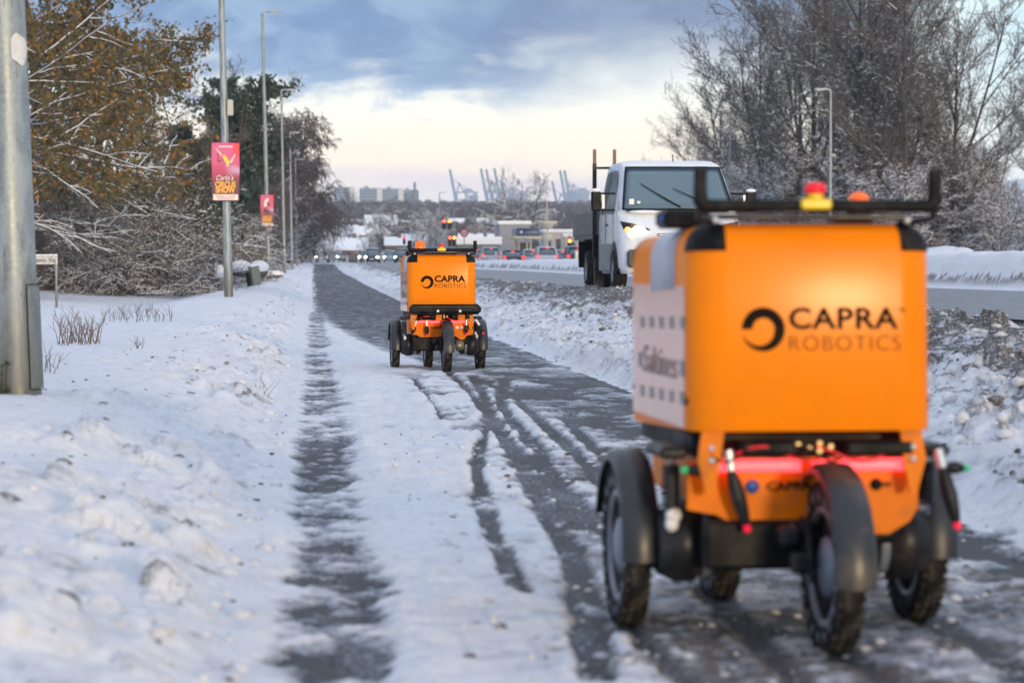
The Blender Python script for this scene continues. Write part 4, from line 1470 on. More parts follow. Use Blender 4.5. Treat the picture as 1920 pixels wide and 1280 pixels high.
def make_car(loc, rz, paint, label, kind='hatch', lights='head', snow=True, group='cars in the traffic at the junction', on=True):
    root = empty('parked_car' if lights == 'none' else 'car', loc, rz)
    tag(root, label, 'car', group)
    H = {'hatch': 1.46, 'suv': 1.68, 'van': 1.95, 'saloon': 1.42}[kind]
    L = {'hatch': 4.1, 'suv': 4.5, 'van': 4.8, 'saloon': 4.6}[kind]
    hw = .89 if kind != 'van' else .95
    belt = .92 if kind in ('hatch', 'saloon') else 1.05
    bon = {'hatch': .95, 'suv': 1.05, 'van': .55, 'saloon': 1.15}[kind]
    bs = [car_sec(0, .30, .68, hw * .80), car_sec(.10, .22, .80, hw * .95), car_sec(.5, .20, belt - .08, hw), car_sec(bon, .20, belt, hw), car_sec(L - .9, .20, belt + .02, hw),
          car_sec(L - .15, .24, belt + (.02 if kind != 'saloon' else .0), hw * .95), car_sec(L, .32, belt - .15, hw * .85)]
    body = loft(bs).build('body', paint, root)
    r0, r1 = bon + .75, (L - .45 if kind != 'saloon' else L - 1.3)
    e1 = L - .08 if kind != 'saloon' else L - .55
    if kind == 'van':
        r0 = bon + .8
        r1 = L - .15
        e1 = L - .03
    gs = [[(x, y, z) for (x, y, z) in ((hw * .93, bon - .05, belt - .02), (hw * .93, bon - .05, belt), (-hw * .93, bon - .05, belt), (-hw * .93, bon - .05, belt - .02))],
          [(hw * .95, r0, belt - .02), (hw * .76, r0, H - .04), (-hw * .76, r0, H - .04), (-hw * .95, r0, belt - .02)],
          [(hw * .95, r1, belt - .02), (hw * .75, r1, H - .05), (-hw * .75, r1, H - .05), (-hw * .95, r1, belt - .02)],
          [(hw * .90, e1, belt - .02), (hw * .88, e1, belt + .02), (-hw * .88, e1, belt + .02), (-hw * .90, e1, belt - .02)]]
    loft(gs).build('windows', M_GLASS, root)
    rf = MB().box((0, (r0 + r1) / 2, H - .03), (hw * 1.54, r1 - r0 + .12, .06), bev=.028)
    for s in (-1, 1):
        rf.tube([(s * hw * .93, bon - .05, belt - .01), (s * hw * .775, r0, H - .035)], .035, 6)
        rf.tube([(s * hw * .765, r1, H - .045), (s * hw * .90, e1, belt)], .06, 6)
        rf.tube([(s * hw * .96, (r0 + r1) / 2, belt - .01), (s * hw * .78, (r0 + r1) / 2, H - .035)], .03, 6)
    ro = rf.build('roof', paint, root)
    if snow:
        MB().box((0, (r0 + r1) / 2, H + .025), (hw * 1.40, r1 - r0, .07), bev=.03).build('snow_on_roof', M_SNOWC, ro)
    for s in (-1, 1):
        m1 = M_CARH if (lights == 'head' and on) else M_HEADG
        MB().ball((s * hw * .72, .06, .66), .11 if kind != 'van' else .13, 10, 6, (1.35, .5, .75)).build('headlight', m1, root)
        m2 = M_TAIL if lights == 'tail' and on else M_RED2
        MB().box((s * hw * .86, L - .04, belt - .12), (.18, .10, .20), bev=.03).build('tail_light', m2, root)
        for y in (.85, L - .85):
            road_wheel(root, s * (hw - .10), y, .31, .20)
        MB().box((s * (hw + .09), bon + .35, belt + .06), (.16, .10, .12), bev=.03).build('mirror', paint, root)
    if lights == 'tail':
        MB().box((0, L - .02 if kind != 'saloon' else r1 + .1, H - .10), (.26, .04, .035)).build('brake_light', m2, root)
    MB().box((0, L - .0, .62), (.52, .03, .11)).build('number_plate', M_WST, root)
    MB().box((0, .0, .45), (.52, .03, .11)).build('number_plate', M_WST, root)
    MB().box((0, .06, .62), (.7, .06, .14), bev=.02).build('grille', M_BLK, root)
    return root


M_CARH = mat('car_headlight_on', (.9, .9, .8), .2, emit=(1.0, .93, .80), es=45)
M_TAIL = mat('tail_light_on', (.6, .01, .01), .3, emit=(1.0, .03, .04), es=2.6)
M_RED2 = mat('tail_light_off', (.35, .01, .01), .3)
P_SIL = mat('silver_paint', (.42, .44, .46), .3, metal=.5, coat=.5)
P_DRK = mat('dark_blue_paint', (.03, .04, .06), .3, coat=.5)
P_BLK = mat('black_paint', (.015, .016, .02), .3, coat=.5)
P_RED = mat('red_paint', (.30, .02, .02), .3, coat=.5)
P_GRY = mat('grey_paint', (.16, .17, .18), .3, coat=.5)


def car_at(px, d, rz, *a, **k):
    if 'tail' in a:
        rz = rz + PI
        d = d + 4.3
        px = 585 + (px - 585) * (d - 4.3) / d
    p = W(px, d)
    zz_ = gz(p.x, p.y)
    return make_car((p.x, p.y, zz_), rz, *a, **k)


# towards the camera (lights on), left of the robot
car_at(603, 322, -.10, P_SIL, 'silver car leading the oncoming queue at the left, headlights on', 'hatch')
car_at(624, 352, -.25, P_GRY, 'grey car just behind the silver one at the end of the path', 'saloon')
car_at(652, 345, -1.35, P_BLK, 'black car seen side-on crossing the junction without visible lights', 'saloon', 'none')
car_at(684, 318, -.15, P_GRY, 'dark grey car close behind the right shoulder of the central oncoming car', 'hatch', 'head')
car_at(697, 285, -.08, P_DRK, 'central dark blue oncoming car with two bright headlights and snowy roof', 'suv')
car_at(731, 300, -.06, P_SIL, 'silver oncoming car half way between the dark blue car and the far robot', 'hatch')
car_at(752, 292, -.06, P_DRK, 'dark oncoming car with lights on just left of the far robot', 'suv')
# going away (tail lights on), right of the robot
car_at(893, 232, 0, P_RED, 'red car with tail lights on just right of the far robot', 'hatch', 'tail')
car_at(921, 222, 0, P_SIL, 'silver car braking with snow on its roof, behind the pair of white posts', 'suv', 'tail')
car_at(963, 205, 0, P_BLK, 'low black car showing two strong red tail lights', 'saloon', 'tail', snow=False)
car_at(1000, 208, 0, P_SIL, 'silver estate car close behind the left side of the white car', 'hatch', 'tail')
car_at(1026, 200, 0, M_WHT, 'white car with snowy roof and three red brake lights beside the truck', 'suv', 'tail')
car_at(1058, 215, 0, P_GRY, 'grey car between the white car and the flatbed truck', 'saloon', 'tail')
car_at(1084, 190, 0, P_DRK, 'dark car mostly hidden behind the truck bed, tail light on', 'suv', 'tail')
# ---------------------------------------------------------------- street furniture
def galv_material():
    m = bpy.data.materials.new('galvanised_steel')
    m.use_nodes = True
    t = NT(m.node_tree)
    out = t.n('ShaderNodeOutputMaterial')
    p = t.n('ShaderNodeBsdfPrincipled')
    t.link(p.outputs[0], out.inputs[0])
    tc = t.n('ShaderNodeTexCoord').outputs['Object']
    a = t.noise(t.mapping(tc, (14, 14, 3.0)), 1.0, 7, .62, .4)
    v = t.n('ShaderNodeTexVoronoi')
    t.link(t.mapping(tc, (26, 26, 17)), v.inputs['Vector'])
    v.inputs['Scale'].default_value = 1.0
    c = t.mix(t.mr(a, .32, .68), (.17, .205, .225), (.36, .40, .415))
    c = t.mix(t.m('MULTIPLY', t.mr(v.outputs['Color'] if False else t.noise(tc, 45, 3, .5), .4, .7), .25), c, (.45, .48, .48))
    z = t.sep(tc)[2]
    st = t.noise(t.mapping(tc, (30, 30, 1.5)), 1.0, 6, .65)
    c = t.mix(t.m('MULTIPLY', t.mr(t.m('ADD', z, t.m('MULTIPLY', st, .7)), 1.25, .40), .72), c, (.120, .110, .078))
    scr = t.noise(t.mapping(tc, (60, 60, 9)), 1.0, 3, .5)
    c = t.mix(t.m('MULTIPLY', t.mr(scr, .66, .71), .65), c, (.07, .06, .05))
    t.link(c, p.inputs['Base Color'])
    p.inputs['Metallic'].default_value = .35
    t.link(t.mr(a, .3, .7, .38, .62), p.inputs['Roughness'])
    b = t.n('ShaderNodeBump')
    b.inputs['Distance'].default_value = .002
    t.link(a, b.inputs['Height'])
    t.link(b.outputs[0], p.inputs['Normal'])
    return m


M_GALV = galv_material()
M_LAMP = mat('lamp_head', (.42, .45, .48), .5, metal=.3)


def lamp_post(px, d, ybase, top_z, lean, r0, r1, label, group='street lamps', arm=1, cam_lean_y=0.0, loc=None):
    p = loc or W(px, d, py=ybase)
    root = empty('street_lamp', p)
    tag(root, label, 'street lamp', group)
    H = top_z - p.z
    n = 10
    pts = [(-math.tan(lean) * H * k / n, cam_lean_y * H * k / n, -.15 + (H + .15) * k / n) for k in range(n + 1)]
    MB().tube(pts, [r0 + (r1 - r0) * k / n for k in range(n + 1)], 28 if d < 20 else 14).build('pole', M_GALV, root)
    x, y, z = pts[-1]
    h = MB()
    h.tube([(x, y, z - .02), (x + arm * .10, y, z + .04), (x + arm * .28, y, z + .05)], [r1, r1 * .8, .03], 10)
    h.box((x + arm * .46, y, z + .05), (.52, .24, .07), bev=.025)
    ho = h.build('lamp_head', M_LAMP, root)
    MB().box((x + arm * .48, y, z + .010), (.34, .17, .014)).build('lens', M_WST, ho)
    return root, H


LN = math.radians(1.2)
big, _ = lamp_post(33, 12.0, 752, 10.5, math.radians(1.75), .122, .06, 'big galvanised lamp pole in the left foreground, ivy at its foot', group='street lamps along the left verge')
# hatch, worn sticker and ivy on the near pole
bx = big.location
hd = MB()
w_ = .045
outl = []
for (cx, cz, a0) in ((.0, .86, 0), (.0, .86, 90), (.0, .14, 180), (.0, .14, 270)):
    pass
def on_pole(a, z, r=.1225, up=1.75):
    """point on the skin of the big pole at angle a (deg, 0 = +X, -90 = towards the camera)"""
    k = z / 9.9
    rr = r - (.062) * k
    return Vector((-math.tan(math.radians(up)) * z + rr * math.cos(math.radians(a)), rr * math.sin(math.radians(a)), z))
hatch = MB()
hatch.grid(lambda u, v: on_pole(-52 + 64 * u, .07 + .50 * v, .1265), 8, 6)
ho = hatch.build('hatch', M_GALV, big)
rim_pts = []
for k in range(40):
    q = k / 40 * 4
    a0, a1, z0, z1 = -54, 12, .06, .58
    if q < 1: a, z = a0 + (a1 - a0) * q, z0
    elif q < 2: a, z = a1, z0 + (z1 - z0) * (q - 1)
    elif q < 3: a, z = a1 - (a1 - a0) * (q - 2), z1
    else: a, z = a0, z1 - (z1 - z0) * (q - 3)
    if q % 1 < .12 and False: continue
    rim_pts.append(on_pole(a, z, .1262))
MB().tube(rim_pts + [rim_pts[0]], .0022, 6, cap=False).build('hatch_gap', M_BLK, ho)
st = MB()
def stf(u, v):
    a = -68 + 60 * u
    zc, hh = 1.735, .068 * (math.sin(PI * min(1, .12 + u * 1.0)) ** .55 + .1)
    return on_pole(a, zc + (v - .5) * 2 * hh + .008 * math.sin(u * 9), .1242)
st.grid(stf, 16, 4)
st.build('worn_white_sticker', mat('worn_sticker', (.62, .62, .60), .6, noise=.12, nscale=18), big)
M_IVY = mat('ivy_leaf', (.035, .060, .015), .5, noise=.5, nscale=40)
M_STEM = mat('ivy_stem', (.06, .04, .02), .8)
iv = empty('ivy_plant', (bx.x, bx.y, bx.z))
tag(iv, 'small ivy growing up the foot of the big lamp pole', 'ivy')
rr = random.Random(3)
for k in range(26):
    a = rr.uniform(-150, -95)
    z = rr.uniform(-.02, .20) * (1 if a > -115 else .8)
    c = on_pole(a, z, .135 + rr.uniform(0, .02))
    s = rr.uniform(.010, .020)
    R_ = Matrix.Rotation(rr.uniform(0, 6), 4, 'Z') @ Matrix.Rotation(rr.uniform(-1, 1), 4, 'X')
    lf = MB()
    pts = [(0, 0, -s * .8), (s * .5, 0, -s), (s, .3 * s, -s * .2), (s * .5, 0, .1 * s), (0, 0, s * 1.4), (-s * .5, 0, .1 * s), (-s, .3 * s, -s * .2), (-s * .5, 0, -s)]
    lf.add([c + (R_ @ Vector(p)) for p in pts], [(0, 1, 2, 3, 4), (0, 4, 5, 6, 7)])
    o = lf.build('leaf', M_IVY, iv)
for k in range(3):
    MB().tube([on_pole(-140 + 14 * k, -.05, .128), on_pole(-130 + 10 * k, .08, .128), on_pole(-133 + 14 * k, .2, .128)], [.004, .003, .001], 5).build('stem', M_STEM, iv)
# little bank of snow round its foot
b = MB()
b.lathe([(.30, -.06), (.24, .0), (.17, .025), (.125, .035)], 'Z', (0, 0, -.01), 26)
for i, v in enumerate(b.v):
    b.v[i] = (v[0], v[1], v[2] + .012 * math.sin(i * 1.7) + .01 * math.sin(i * .37))

l1, H1 = lamp_post(429, 52, 548, 9.9, LN, .100, .05, 'lamp pole carrying the larger circus poster and a small grey box', group='street lamps along the left verge')
l2, H2 = lamp_post(504, 92, 523, 10.55, LN, .095, .05, 'lamp pole with the smaller circus poster', group='street lamps along the left verge')
lamp_post(534, 132, 515, 10.5, math.radians(.9), .095, .05, 'third lamp pole beyond the posters, slightly lower than the poster ones', group='street lamps along the left verge')
lamp_post(548, 172, 506, 10.4, math.radians(.8), .095, .05, 'fourth lamp pole beyond the posters, in front of the birch', group='street lamps along the left verge')
lamp_post(557, 215, 500, 10.4, math.radians(.7), .09, .05, 'thinnest and farthest lamp pole of the left row', group='street lamps along the left verge')
lamp_post(1556, 107, 480, 8.7, 0, .085, .045, 'lamp pole standing before the bare wood across the road', group='street lamps across the road', arm=-1)
lamp_post(1368, 140, 480, 8.8, 0, .085, .045, 'farther lamp pole behind the truck cab across the road', group='street lamps across the road', arm=-1)
MB_ = MB().box((.13, -.06, 3.95), (.13, .16, .34), bev=.02)
for i, v in enumerate(MB_.v):
    MB_.v[i] = (v[0] - .083, v[1], v[2] + .0)
MB_.build('control_box', mat('beige_box', (.50, .49, .42), .6), l1)


def poster_material(name, kind):
    m = bpy.data.materials.new(name)
    m.use_nodes = True
    t = NT(m.node_tree)
    out = t.n('ShaderNodeOutputMaterial')
    p = t.n('ShaderNodeBsdfPrincipled')
    t.link(p.outputs[0], out.inputs[0])
    x, y, z = t.sep(t.n('ShaderNodeTexCoord').outputs['Generated'])
    no = t.noise(t.n('ShaderNodeTexCoord').outputs['Generated'], 3.0, 4, .6, .5)
    zz_ = t.m('ADD', z, t.m('MULTIPLY', t.m('SUBTRACT', no, .5), .25))
    c = t.mix(t.mr(zz_, .25, .55), (.06, .004, .025), (.48, .010, .10))
    c = t.mix(t.mr(zz_, .5, .72), c, (.62, .06, .22))
    c = t.mix(t.m('MULTIPLY', t.mr(x, .6, .95), t.mr(z, .6, .9)), c, (.70, .012, .03))
    c = t.mix(t.m('MULTIPLY', t.mr(t.m('ABSOLUTE', t.m('SUBTRACT', zz_, .52)), .13, .0), t.mr(x, .35, .9)), c, (.55, .30, .48))
    t.link(c, p.inputs['Base Color'])
    p.inputs['Roughness'].default_value = .35
    return m


M_PGOLD = mat('poster_gold', (.85, .36, .03), .4)
M_PYEL = mat('poster_yellow', (.85, .55, .06), .4)
M_PSCR = mat('poster_script', (.80, .70, .72), .4)
M_PBOX = mat('poster_pale_box', (.78, .68, .64), .4)
M_PDK = mat('poster_dark', (.04, .005, .02), .4)
M_PRED = mat('poster_maroon', (.35, .02, .06), .4)


def poster(lamp, x, y, z0, w, h, kind, label):
    """board hung on the pole, facing the path traffic"""
    lp = lamp.location
    root = empty('circus_poster', (lp.x + x, lp.y + y, z0), .06)
    tag(root, label, 'poster', 'circus posters on lamp poles')
    MB().box((0, 0, h / 2), (w, .03, h), bev=.012).build('board', poster_material('poster_print_' + kind, kind), root)
    f = -.0175
    pb = MB().box((0, f, .085), (w * .88, .004, .125), bev=.0015).build('pale_panel', M_PBOX, root)
    for k, (zz_, ww) in enumerate(((.115, .74), (.085, .66), (.055, .58))):
        text_obj('small_print', ['IIIIII I II III', 'IIIIIIIII IIIIII', 'IIIIIIIIIIIII'][k][:1] * 0 + 'mmmmm  m  mmmm' if k == 0 else 'mmmmmmmmmmmm', M_PRED, .022, (-w * ww / 2, f - .003, zz_ - .008), root, width=w * ww, bold=.001)
    text_obj('lettering', 'SHOW', M_PGOLD, .17, (-w * .36, f - .001, .185), root, bold=.010, width=w * .70)
    text_obj('lettering', 'CIRCUS', M_PGOLD, .16, (-w * .38, f - .001, .305), root, bold=.008, width=w * .74)
    if kind == 'acrobat':
        text_obj('lettering', "Carlo's", M_PSCR, .16, (-w * .33, f - .001, .445), root, width=w * .62, shear=.35)
        text_obj('small_print', 'mmmmmmmmmm', M_PSCR, .045, (-w * .25, f - .001, h - .095), root, width=w * .5, bold=.003)
        a = MB()
        zc = h * .70
        body = [(-.02, .12), (.03, .06), (.07, -.01), (.10, -.06), (.04, -.09), (.00, -.05), (-.05, .04), (-.07, .10)]
        a.prism([(px, zc + pz) for px, pz in body], f, f - .003)
        a.build('acrobat_body', M_PYEL, root)
        a = MB()
        a.prism([(-.07, zc + .13), (-.20, zc + .27), (-.215, zc + .25), (-.10, zc + .09)], f, f - .003)
        a.prism([(.08, zc - .03), (.20, zc + .14), (.215, zc + .13), (.13, zc - .07)], f, f - .0035)
        a.prism([(.00, zc - .08), (.03, zc - .14), (.08, zc - .13), (.07, zc - .08)], f, f - .0035)
        a.build('acrobat_limbs', mat('poster_skin', (.70, .45, .40), .4), root)
        a = MB()
        a.prism([(-.17, zc + .14), (-.15, zc + .14), (-.15, zc - .02), (-.05, zc + .02), (-.05, zc - .0), (-.17, zc - .05)], f, f - .002)
        a.build('trapeze', M_PDK, root)
    else:
        a = MB()
        zc = h * .66
        a.prism([(-.12, zc + .05), (-.08, zc + .22), (.02, zc + .30), (.08, zc + .24), (.03, zc + .18), (.05, zc + .10), (-.02, zc - .02), (-.10, zc - .05)], f, f - .003)
        a.build('performer_plume', M_PSCR, root)
        a = MB()
        a.prism([(-.02, zc + .12), (.08, zc + .13), (.10, zc + .03), (.03, zc - .01)], f - .001, f - .004)
        a.prism([(-.14, zc - .26), (-.10, zc - .10), (.02, zc - .14), (.14, zc - .24), (.05, zc - .30)], f - .001, f - .004)
        a.build('performer_shade', M_PDK, root)
    for zz_ in (.12, h - .12):
        MB().lathe([(.115, -.012), (.120, -.012), (.120, .012), (.115, .012), (.115, -.012)], 'Z', (.0, .115, zz_), 16).build('clamp', M_SILV, root)
    return root


def lean_x(lamp_z, z, lean=LN):
    return -math.tan(lean) * (z - lamp_z)


d1, d2 = 52, 92
z0 = HC + (500 - 378) * d1 / F
poster(l1, lean_x(l1.location.z, 3.0) + .0, -.13, z0, .60, 1.25, 'acrobat', 'larger red circus poster with a yellow acrobat, nearest on the left poles')
z0 = HC + (500 - 426) * d2 / F
poster(l2, lean_x(l2.location.z, 3.0) + .0, -.13, z0, .50, 1.22, 'plume', 'smaller farther circus poster showing a white-plumed performer')

# low street-name sign by the big pole
p = W(80, 50, py=530)
root = empty('street_name_sign', (p.x, p.y, gz(p.x, p.y)))
tag(root, 'low white street name sign half hidden behind the big lamp pole', 'street sign')
MB().box((0, 0, HC + (500 - 488) * 50 / F - gz(p.x, p.y)), (.62, .025, .17), bev=.008).build('sign_plate', mat('grimy_sign', (.50, .49, .47), .6, noise=.15, nscale=9), root)
zt = HC + (500 - 488) * 50 / F - gz(p.x, p.y)
text_obj('lettering', 'Skovels Vej', M_INK, .13, (-.27, -.016, zt - .04), root, width=.54)
for x in (-.26, .28):
    MB().tube([(x, .03, -.1), (x, .03, zt + .14)], .025, 8).build('leg', M_GALV, root)
MB().box((0, 0, zt + .105), (.62, .06, .03), bev=.01).build('snow_cap', M_SNOWC, root)

# leaning utility cabinet and snow capped boulders by the second lamp
p = W(480, 63, py=533)
root = empty('utility_cabinet', (p.x, p.y, p.z))
root.rotation_euler = (0, math.radians(-9), .5)
tag(root, 'grey-green utility cabinet leaning over beside the snowy boulders', 'utility cabinet')
MB().box((0, 0, .23), (.24, .20, .50), bev=.015).build('cabinet_body', mat('grey_green', (.17, .20, .17), .6), root)
MB().box((-.19, .02, .16), (.03, .16, .36), bev=.008).build('door', M_BLK, root)
MB().box((0, 0, .50), (.26, .22, .05), bev=.02).build('snow_cap', M_SNOWC, root)
for (px, d, y, w, h, lab) in ((452, 68, 516, .62, .40, 'round snow-covered boulder left of the leaning cabinet'), (486, 66, 518, .50, .42, 'round snow-covered boulder behind the leaning cabinet'),
                              (412, 66, 530, .26, .48, 'narrow snow-capped post stone left of the poster pole'), (514, 90, 520, .7, .25, 'low snow-capped stone at the foot of the second poster pole')):
    p = W(px, d, py=y)
    root = empty('boulder', (p.x, p.y, p.z))
    tag(root, lab, 'boulder')
    MB().ball((0, 0, h * .35), 1, 14, 8, (w * .48, w * .42, h * .5)).build('stone', mat('dark_stone', (.10, .09, .08), .9, noise=.3, nscale=6), root)
    MB().ball((0, -.02, h * .58), 1, 16, 8, (w * .54, w * .48, h * .46)).build('snow_cap', M_SNOWC, root)

# board fence behind the lamps
M_FENCE = mat('fence_boards', (.115, .095, .065), .8, noise=.3, nscale=3, dirt=(.13, .17, .03), dscale=.9, damt=.5)
fr0 = W(428, 84)
fr1 = W(504, 108)
root = empty('board_fence', (fr0.x, fr0.y, 0))
tag(root, 'weathered brown board fence, greenish at its right end, behind the boulders', 'fence')
nb = 26
for k in range(nb):
    q = (k + .5) / nb
    x, y = (fr1.x - fr0.x) * q, (fr1.y - fr0.y) * q
    zg = gz(fr0.x + x, fr0.y + y)
    top = HC + (500 - (459 + 3 * q)) * (84 + 24 * q) / F
    M_ = Matrix.Translation((x, y, 0)) @ Matrix.Rotation(math.atan2(fr1.y - fr0.y, fr1.x - fr0.x), 4, 'Z')
    L_ = math.hypot(fr1.x - fr0.x, fr1.y - fr0.y) / nb
    MB().box((0, .012 * (k % 2), (zg - .1 + top) / 2), (L_ * .96, .022, top - zg + .1), M_).build('plank', M_FENCE, root)
ang = math.atan2(fr1.y - fr0.y, fr1.x - fr0.x)
Lf = math.hypot(fr1.x - fr0.x, fr1.y - fr0.y)
tz = HC + (500 - 459) * 88 / F
MB().box((Lf / 2, .0, tz + .04), (Lf, .12, .06), Matrix.Rotation(ang, 4, 'Z'), bev=.02).build('snow_on_fence', M_SNOWC, root)

# white marker posts at the junction
for (px, yb, d, hgt, wd, lab) in ((651, 497, 236, .95, .20, 'leftmost of the white marker posts at the junction'), (672, 499, 226, .80, .16, 'second marker post from the left, yellowish'),
                                  (685, 500, 222, .85, .17, 'third marker post from the left, in front of the dark blue car'), (717, 502, 212, 1.35, .28, 'tallest cream marker post, left of the far robot'),
                                  (930, 497, 180, 1.0, .17, 'left one of the pair of white posts right of the far robot'), (940, 497, 180, 1.0, .17, 'right one of the pair of white posts right of the far robot'),
                                  (1081, 495, 140, .80, .20, 'lone white post just left of the truck wheels')):
    p = W(px, d, py=yb)
    p.z = min(p.z, gz(p.x, p.y) + .6)
    root = empty('marker_post', p)
    tag(root, lab, 'marker post', 'marker posts at the junction')
    MB().tube([(0, 0, -.6), (0, 0, hgt * .93), (0, 0, hgt)], [wd / 2, wd / 2, wd * .35], 10).build('post', mat('cream_post', (.62, .60, .54), .6), root)
    MB().tube([(0, 0, hgt * .70), (0, 0, hgt * .80)], wd * .52, 10).build('reflector', M_YEL if 'yellow' in lab else M_SILV, root)

# traffic signals
M_SRED = mat('signal_red', (.8, .05, .02), .3, emit=(1.0, .07, .03), es=5)
M_SOR = mat('signal_amber', (.8, .2, .02), .3, emit=(1.0, .22, .03), es=5)


def signal(px, d, yb, heads, label, top=None):
    p = W(px, d)
    g = gz(p.x, p.y)
    root = empty('traffic_signal', (p.x, p.y, g))
    tag(root, label, 'traffic signal', 'traffic signals at the junction')
    ztop = max(HC + (500 - h[1]) * d / F for h in heads) - g + .5
    MB().tube([(0, 0, -.2), (0, 0, ztop)], .07, 10).build('pole', M_GALV, root)
    for (hx, hy, m) in heads:
        q = W(hx, d, py=hy)
        lx, ly, lz = q.x - p.x, q.y - p.y, q.z - g
        ho = MB().box((lx, ly, lz - .30), (.36, .22, 1.0), bev=.04).build('signal_head', M_BLK, root)
        MB().lathe([(.001, -.13), (.13, -.13), (.15, -.10)], 'Y', (lx, ly, lz), 14).build('lit_lens', m, ho)
        for k in (1, 2):
            MB().lathe([(.001, -.12), (.11, -.12)], 'Y', (lx, ly, lz - .32 * k), 12).build('dark_lens', M_BLK2, ho)
        MB().box((lx, ly - .18, lz + .14), (.30, .18, .02)).build('visor', M_BLK, ho)
        MB().box((lx / 2, ly / 2 + .08, lz - .3), (abs(lx) + .1, .05, .05)).build('bracket', M_BLK, root)
    return root


signal(837.5, 248, 0, [(833, 415, M_SRED), (843, 415, M_SOR)], 'higher pair of red and amber traffic lights above the far robot')
signal(847, 238, 0, [(843.5, 446, M_SRED), (851.5, 446, M_SOR)], 'lower pair of red and amber traffic lights above the far robot')
signal(758, 300, 0, [(758, 446, mat('signal_pink', (.8, .05, .1), .3, emit=(1, .06, .2), es=1.6))], 'single pinkish red traffic light left of the far robot')
signal(1068, 210, 0, [(1068, 452, M_SOR)], 'single orange traffic light beside the truck bed')
signal(563, 300, 0, [(561, 492, MATS['signal_pink'])], 'tiny pink signal low at the far end of the left verge')

# round speed sign
p = W(870.5, 236)
g = gz(p.x, p.y)
root = empty('speed_sign', (p.x, p.y, g))
tag(root, 'round white sign with a red ring beside the lower traffic lights', 'road sign')
zc = HC + (500 - 437) * 236 / F - g
MB().tube([(0, 0, -.2), (0, 0, zc + .4)], .05, 8).build('pole', M_GALV, root)
so = MB().lathe([(.001, -.06), (.40, -.06), (.40, -.02), (.001, -.02)], 'Y', (0, 0, zc), 24).build('sign_face', M_WST, root)
MB().lathe([(.25, -.07), (.41, -.07), (.41, -.05), (.25, -.05)], 'Y', (0, 0, zc), 24).build('red_ring', mat('sign_red', (.55, .02, .04), .4), so)
text_obj('lettering', '50', M_INK, .34, (-.17, -.075, zc - .12), so, width=.34, bold=.01)
# ---------------------------------------------------------------- trees
def grow(rng, start, direc, length, rad, level, cfg, out):
    """recursive limb: list of points added to out as segments (p0,p1,r0,r1,level)"""
    nseg = cfg['seg'][level]
    p = Vector(start)
    d = Vector(direc).normalized()
    step = length / nseg
    up = cfg['up'][level]
    wob = cfg['wob'][level]
    pts = [(p.copy(), rad)]
    r = rad
    r_end = rad * cfg['taper'][level]
    for i in range(nseg):
        d = d + Vector((rng.gauss(0, wob), rng.gauss(0, wob), rng.gauss(0, wob * .8))) + Vector((0, 0, up))
        d.normalize()
        q = p + d * step
        if q.z < cfg.get('zmin', .1):
            q.z = cfg.get('zmin', .1) + rng.random() * .1
            d.z = abs(d.z) * .3
        r2 = rad + (r_end - rad) * (i + 1) / nseg
        out.append((p[0], p[1], p[2], q[0], q[1], q[2], r, r2, level))
        p, r = q, r2
        pts.append((p.copy(), r))
    if level + 1 >= len(cfg['seg']):
        return
    nb = cfg['n'][level]
    nb = int(nb) + (1 if rng.random() < nb % 1 else 0)
    s0 = cfg['start'][level]
    for k in range(nb):
        q = s0 + (1 - s0) * ((k + rng.random()) / nb)
        fi = q * nseg
        i = min(nseg - 1, int(fi))
        f = fi - i
        a, b = pts[i], pts[i + 1]
        bp = a[0].lerp(b[0], f)
        br = a[1] * (1 - f) + b[1] * f
        dd = (b[0] - a[0]).normalized()
        ang = math.radians(rng.gauss(cfg['ang'][level], cfg.get('angv', 10)))
        rot = rng.uniform(0, 2 * PI)
        side = dd.cross(Vector((0, 0, 1)) if abs(dd.z) < .95 else Vector((1, 0, 0))).normalized()
        side = Matrix.Rotation(rot, 3, dd) @ side
        nd = dd * math.cos(ang) + side * math.sin(ang)
        ln = length * cfg['len'][level] * rng.uniform(.6, 1.15) * (1.0 - cfg.get('shrink', .45) * q if level == 0 else 1)
        grow(rng, bp, nd, ln, max(cfg['rmin'], min(br * .75, rad * cfg['rr'][level])), level + 1, cfg, out)


def seg_mesh(name, S, sides=None, lift=0.0, rscale=1.0, radd=0.0, flat=1.0):
    """prisms for all the segments of S (N,9)"""
    P0, P1 = S[:, 0:3].copy(), S[:, 3:6].copy()
    r0, r1 = S[:, 6] * rscale + radd, S[:, 7] * rscale + radd
    if lift is not 0.0:
        P0[:, 2] += lift * S[:, 6] + radd * .3
        P1[:, 2] += lift * S[:, 7] + radd * .3
    d = P1 - P0
    L = np.linalg.norm(d, axis=1, keepdims=True) + 1e-9
    d = d / L
    ref = np.where(np.abs(d[:, 2:3]) > .9, np.array([[1., 0, 0]]), np.array([[0, 0, 1.]]))
    u = np.cross(d, ref)
    u /= np.linalg.norm(u, axis=1, keepdims=True)
    w = np.cross(u, d)
    k = sides or 3
    a = np.arange(k) * 2 * np.pi / k + np.pi / 2
    ring = (np.cos(a)[None, :, None] * u[:, None, :] + np.sin(a)[None, :, None] * w[:, None, :] * flat)
    V0 = P0[:, None, :] + ring * r0[:, None, None]
    V1 = P1[:, None, :] + d[:, None, :] * (r1 * .3)[:, None, None] + ring * r1[:, None, None]
    V = np.concatenate([V0, V1], 1).reshape(-1, 3)
    i = np.arange(k)
    f = np.stack([i, (i + 1) % k, (i + 1) % k + k, i + k], -1)
    Fc = (f[None] + (np.arange(len(S)) * 2 * k)[:, None, None]).reshape(-1, 4)
    return npmesh(name, V, Fc, k > 3)


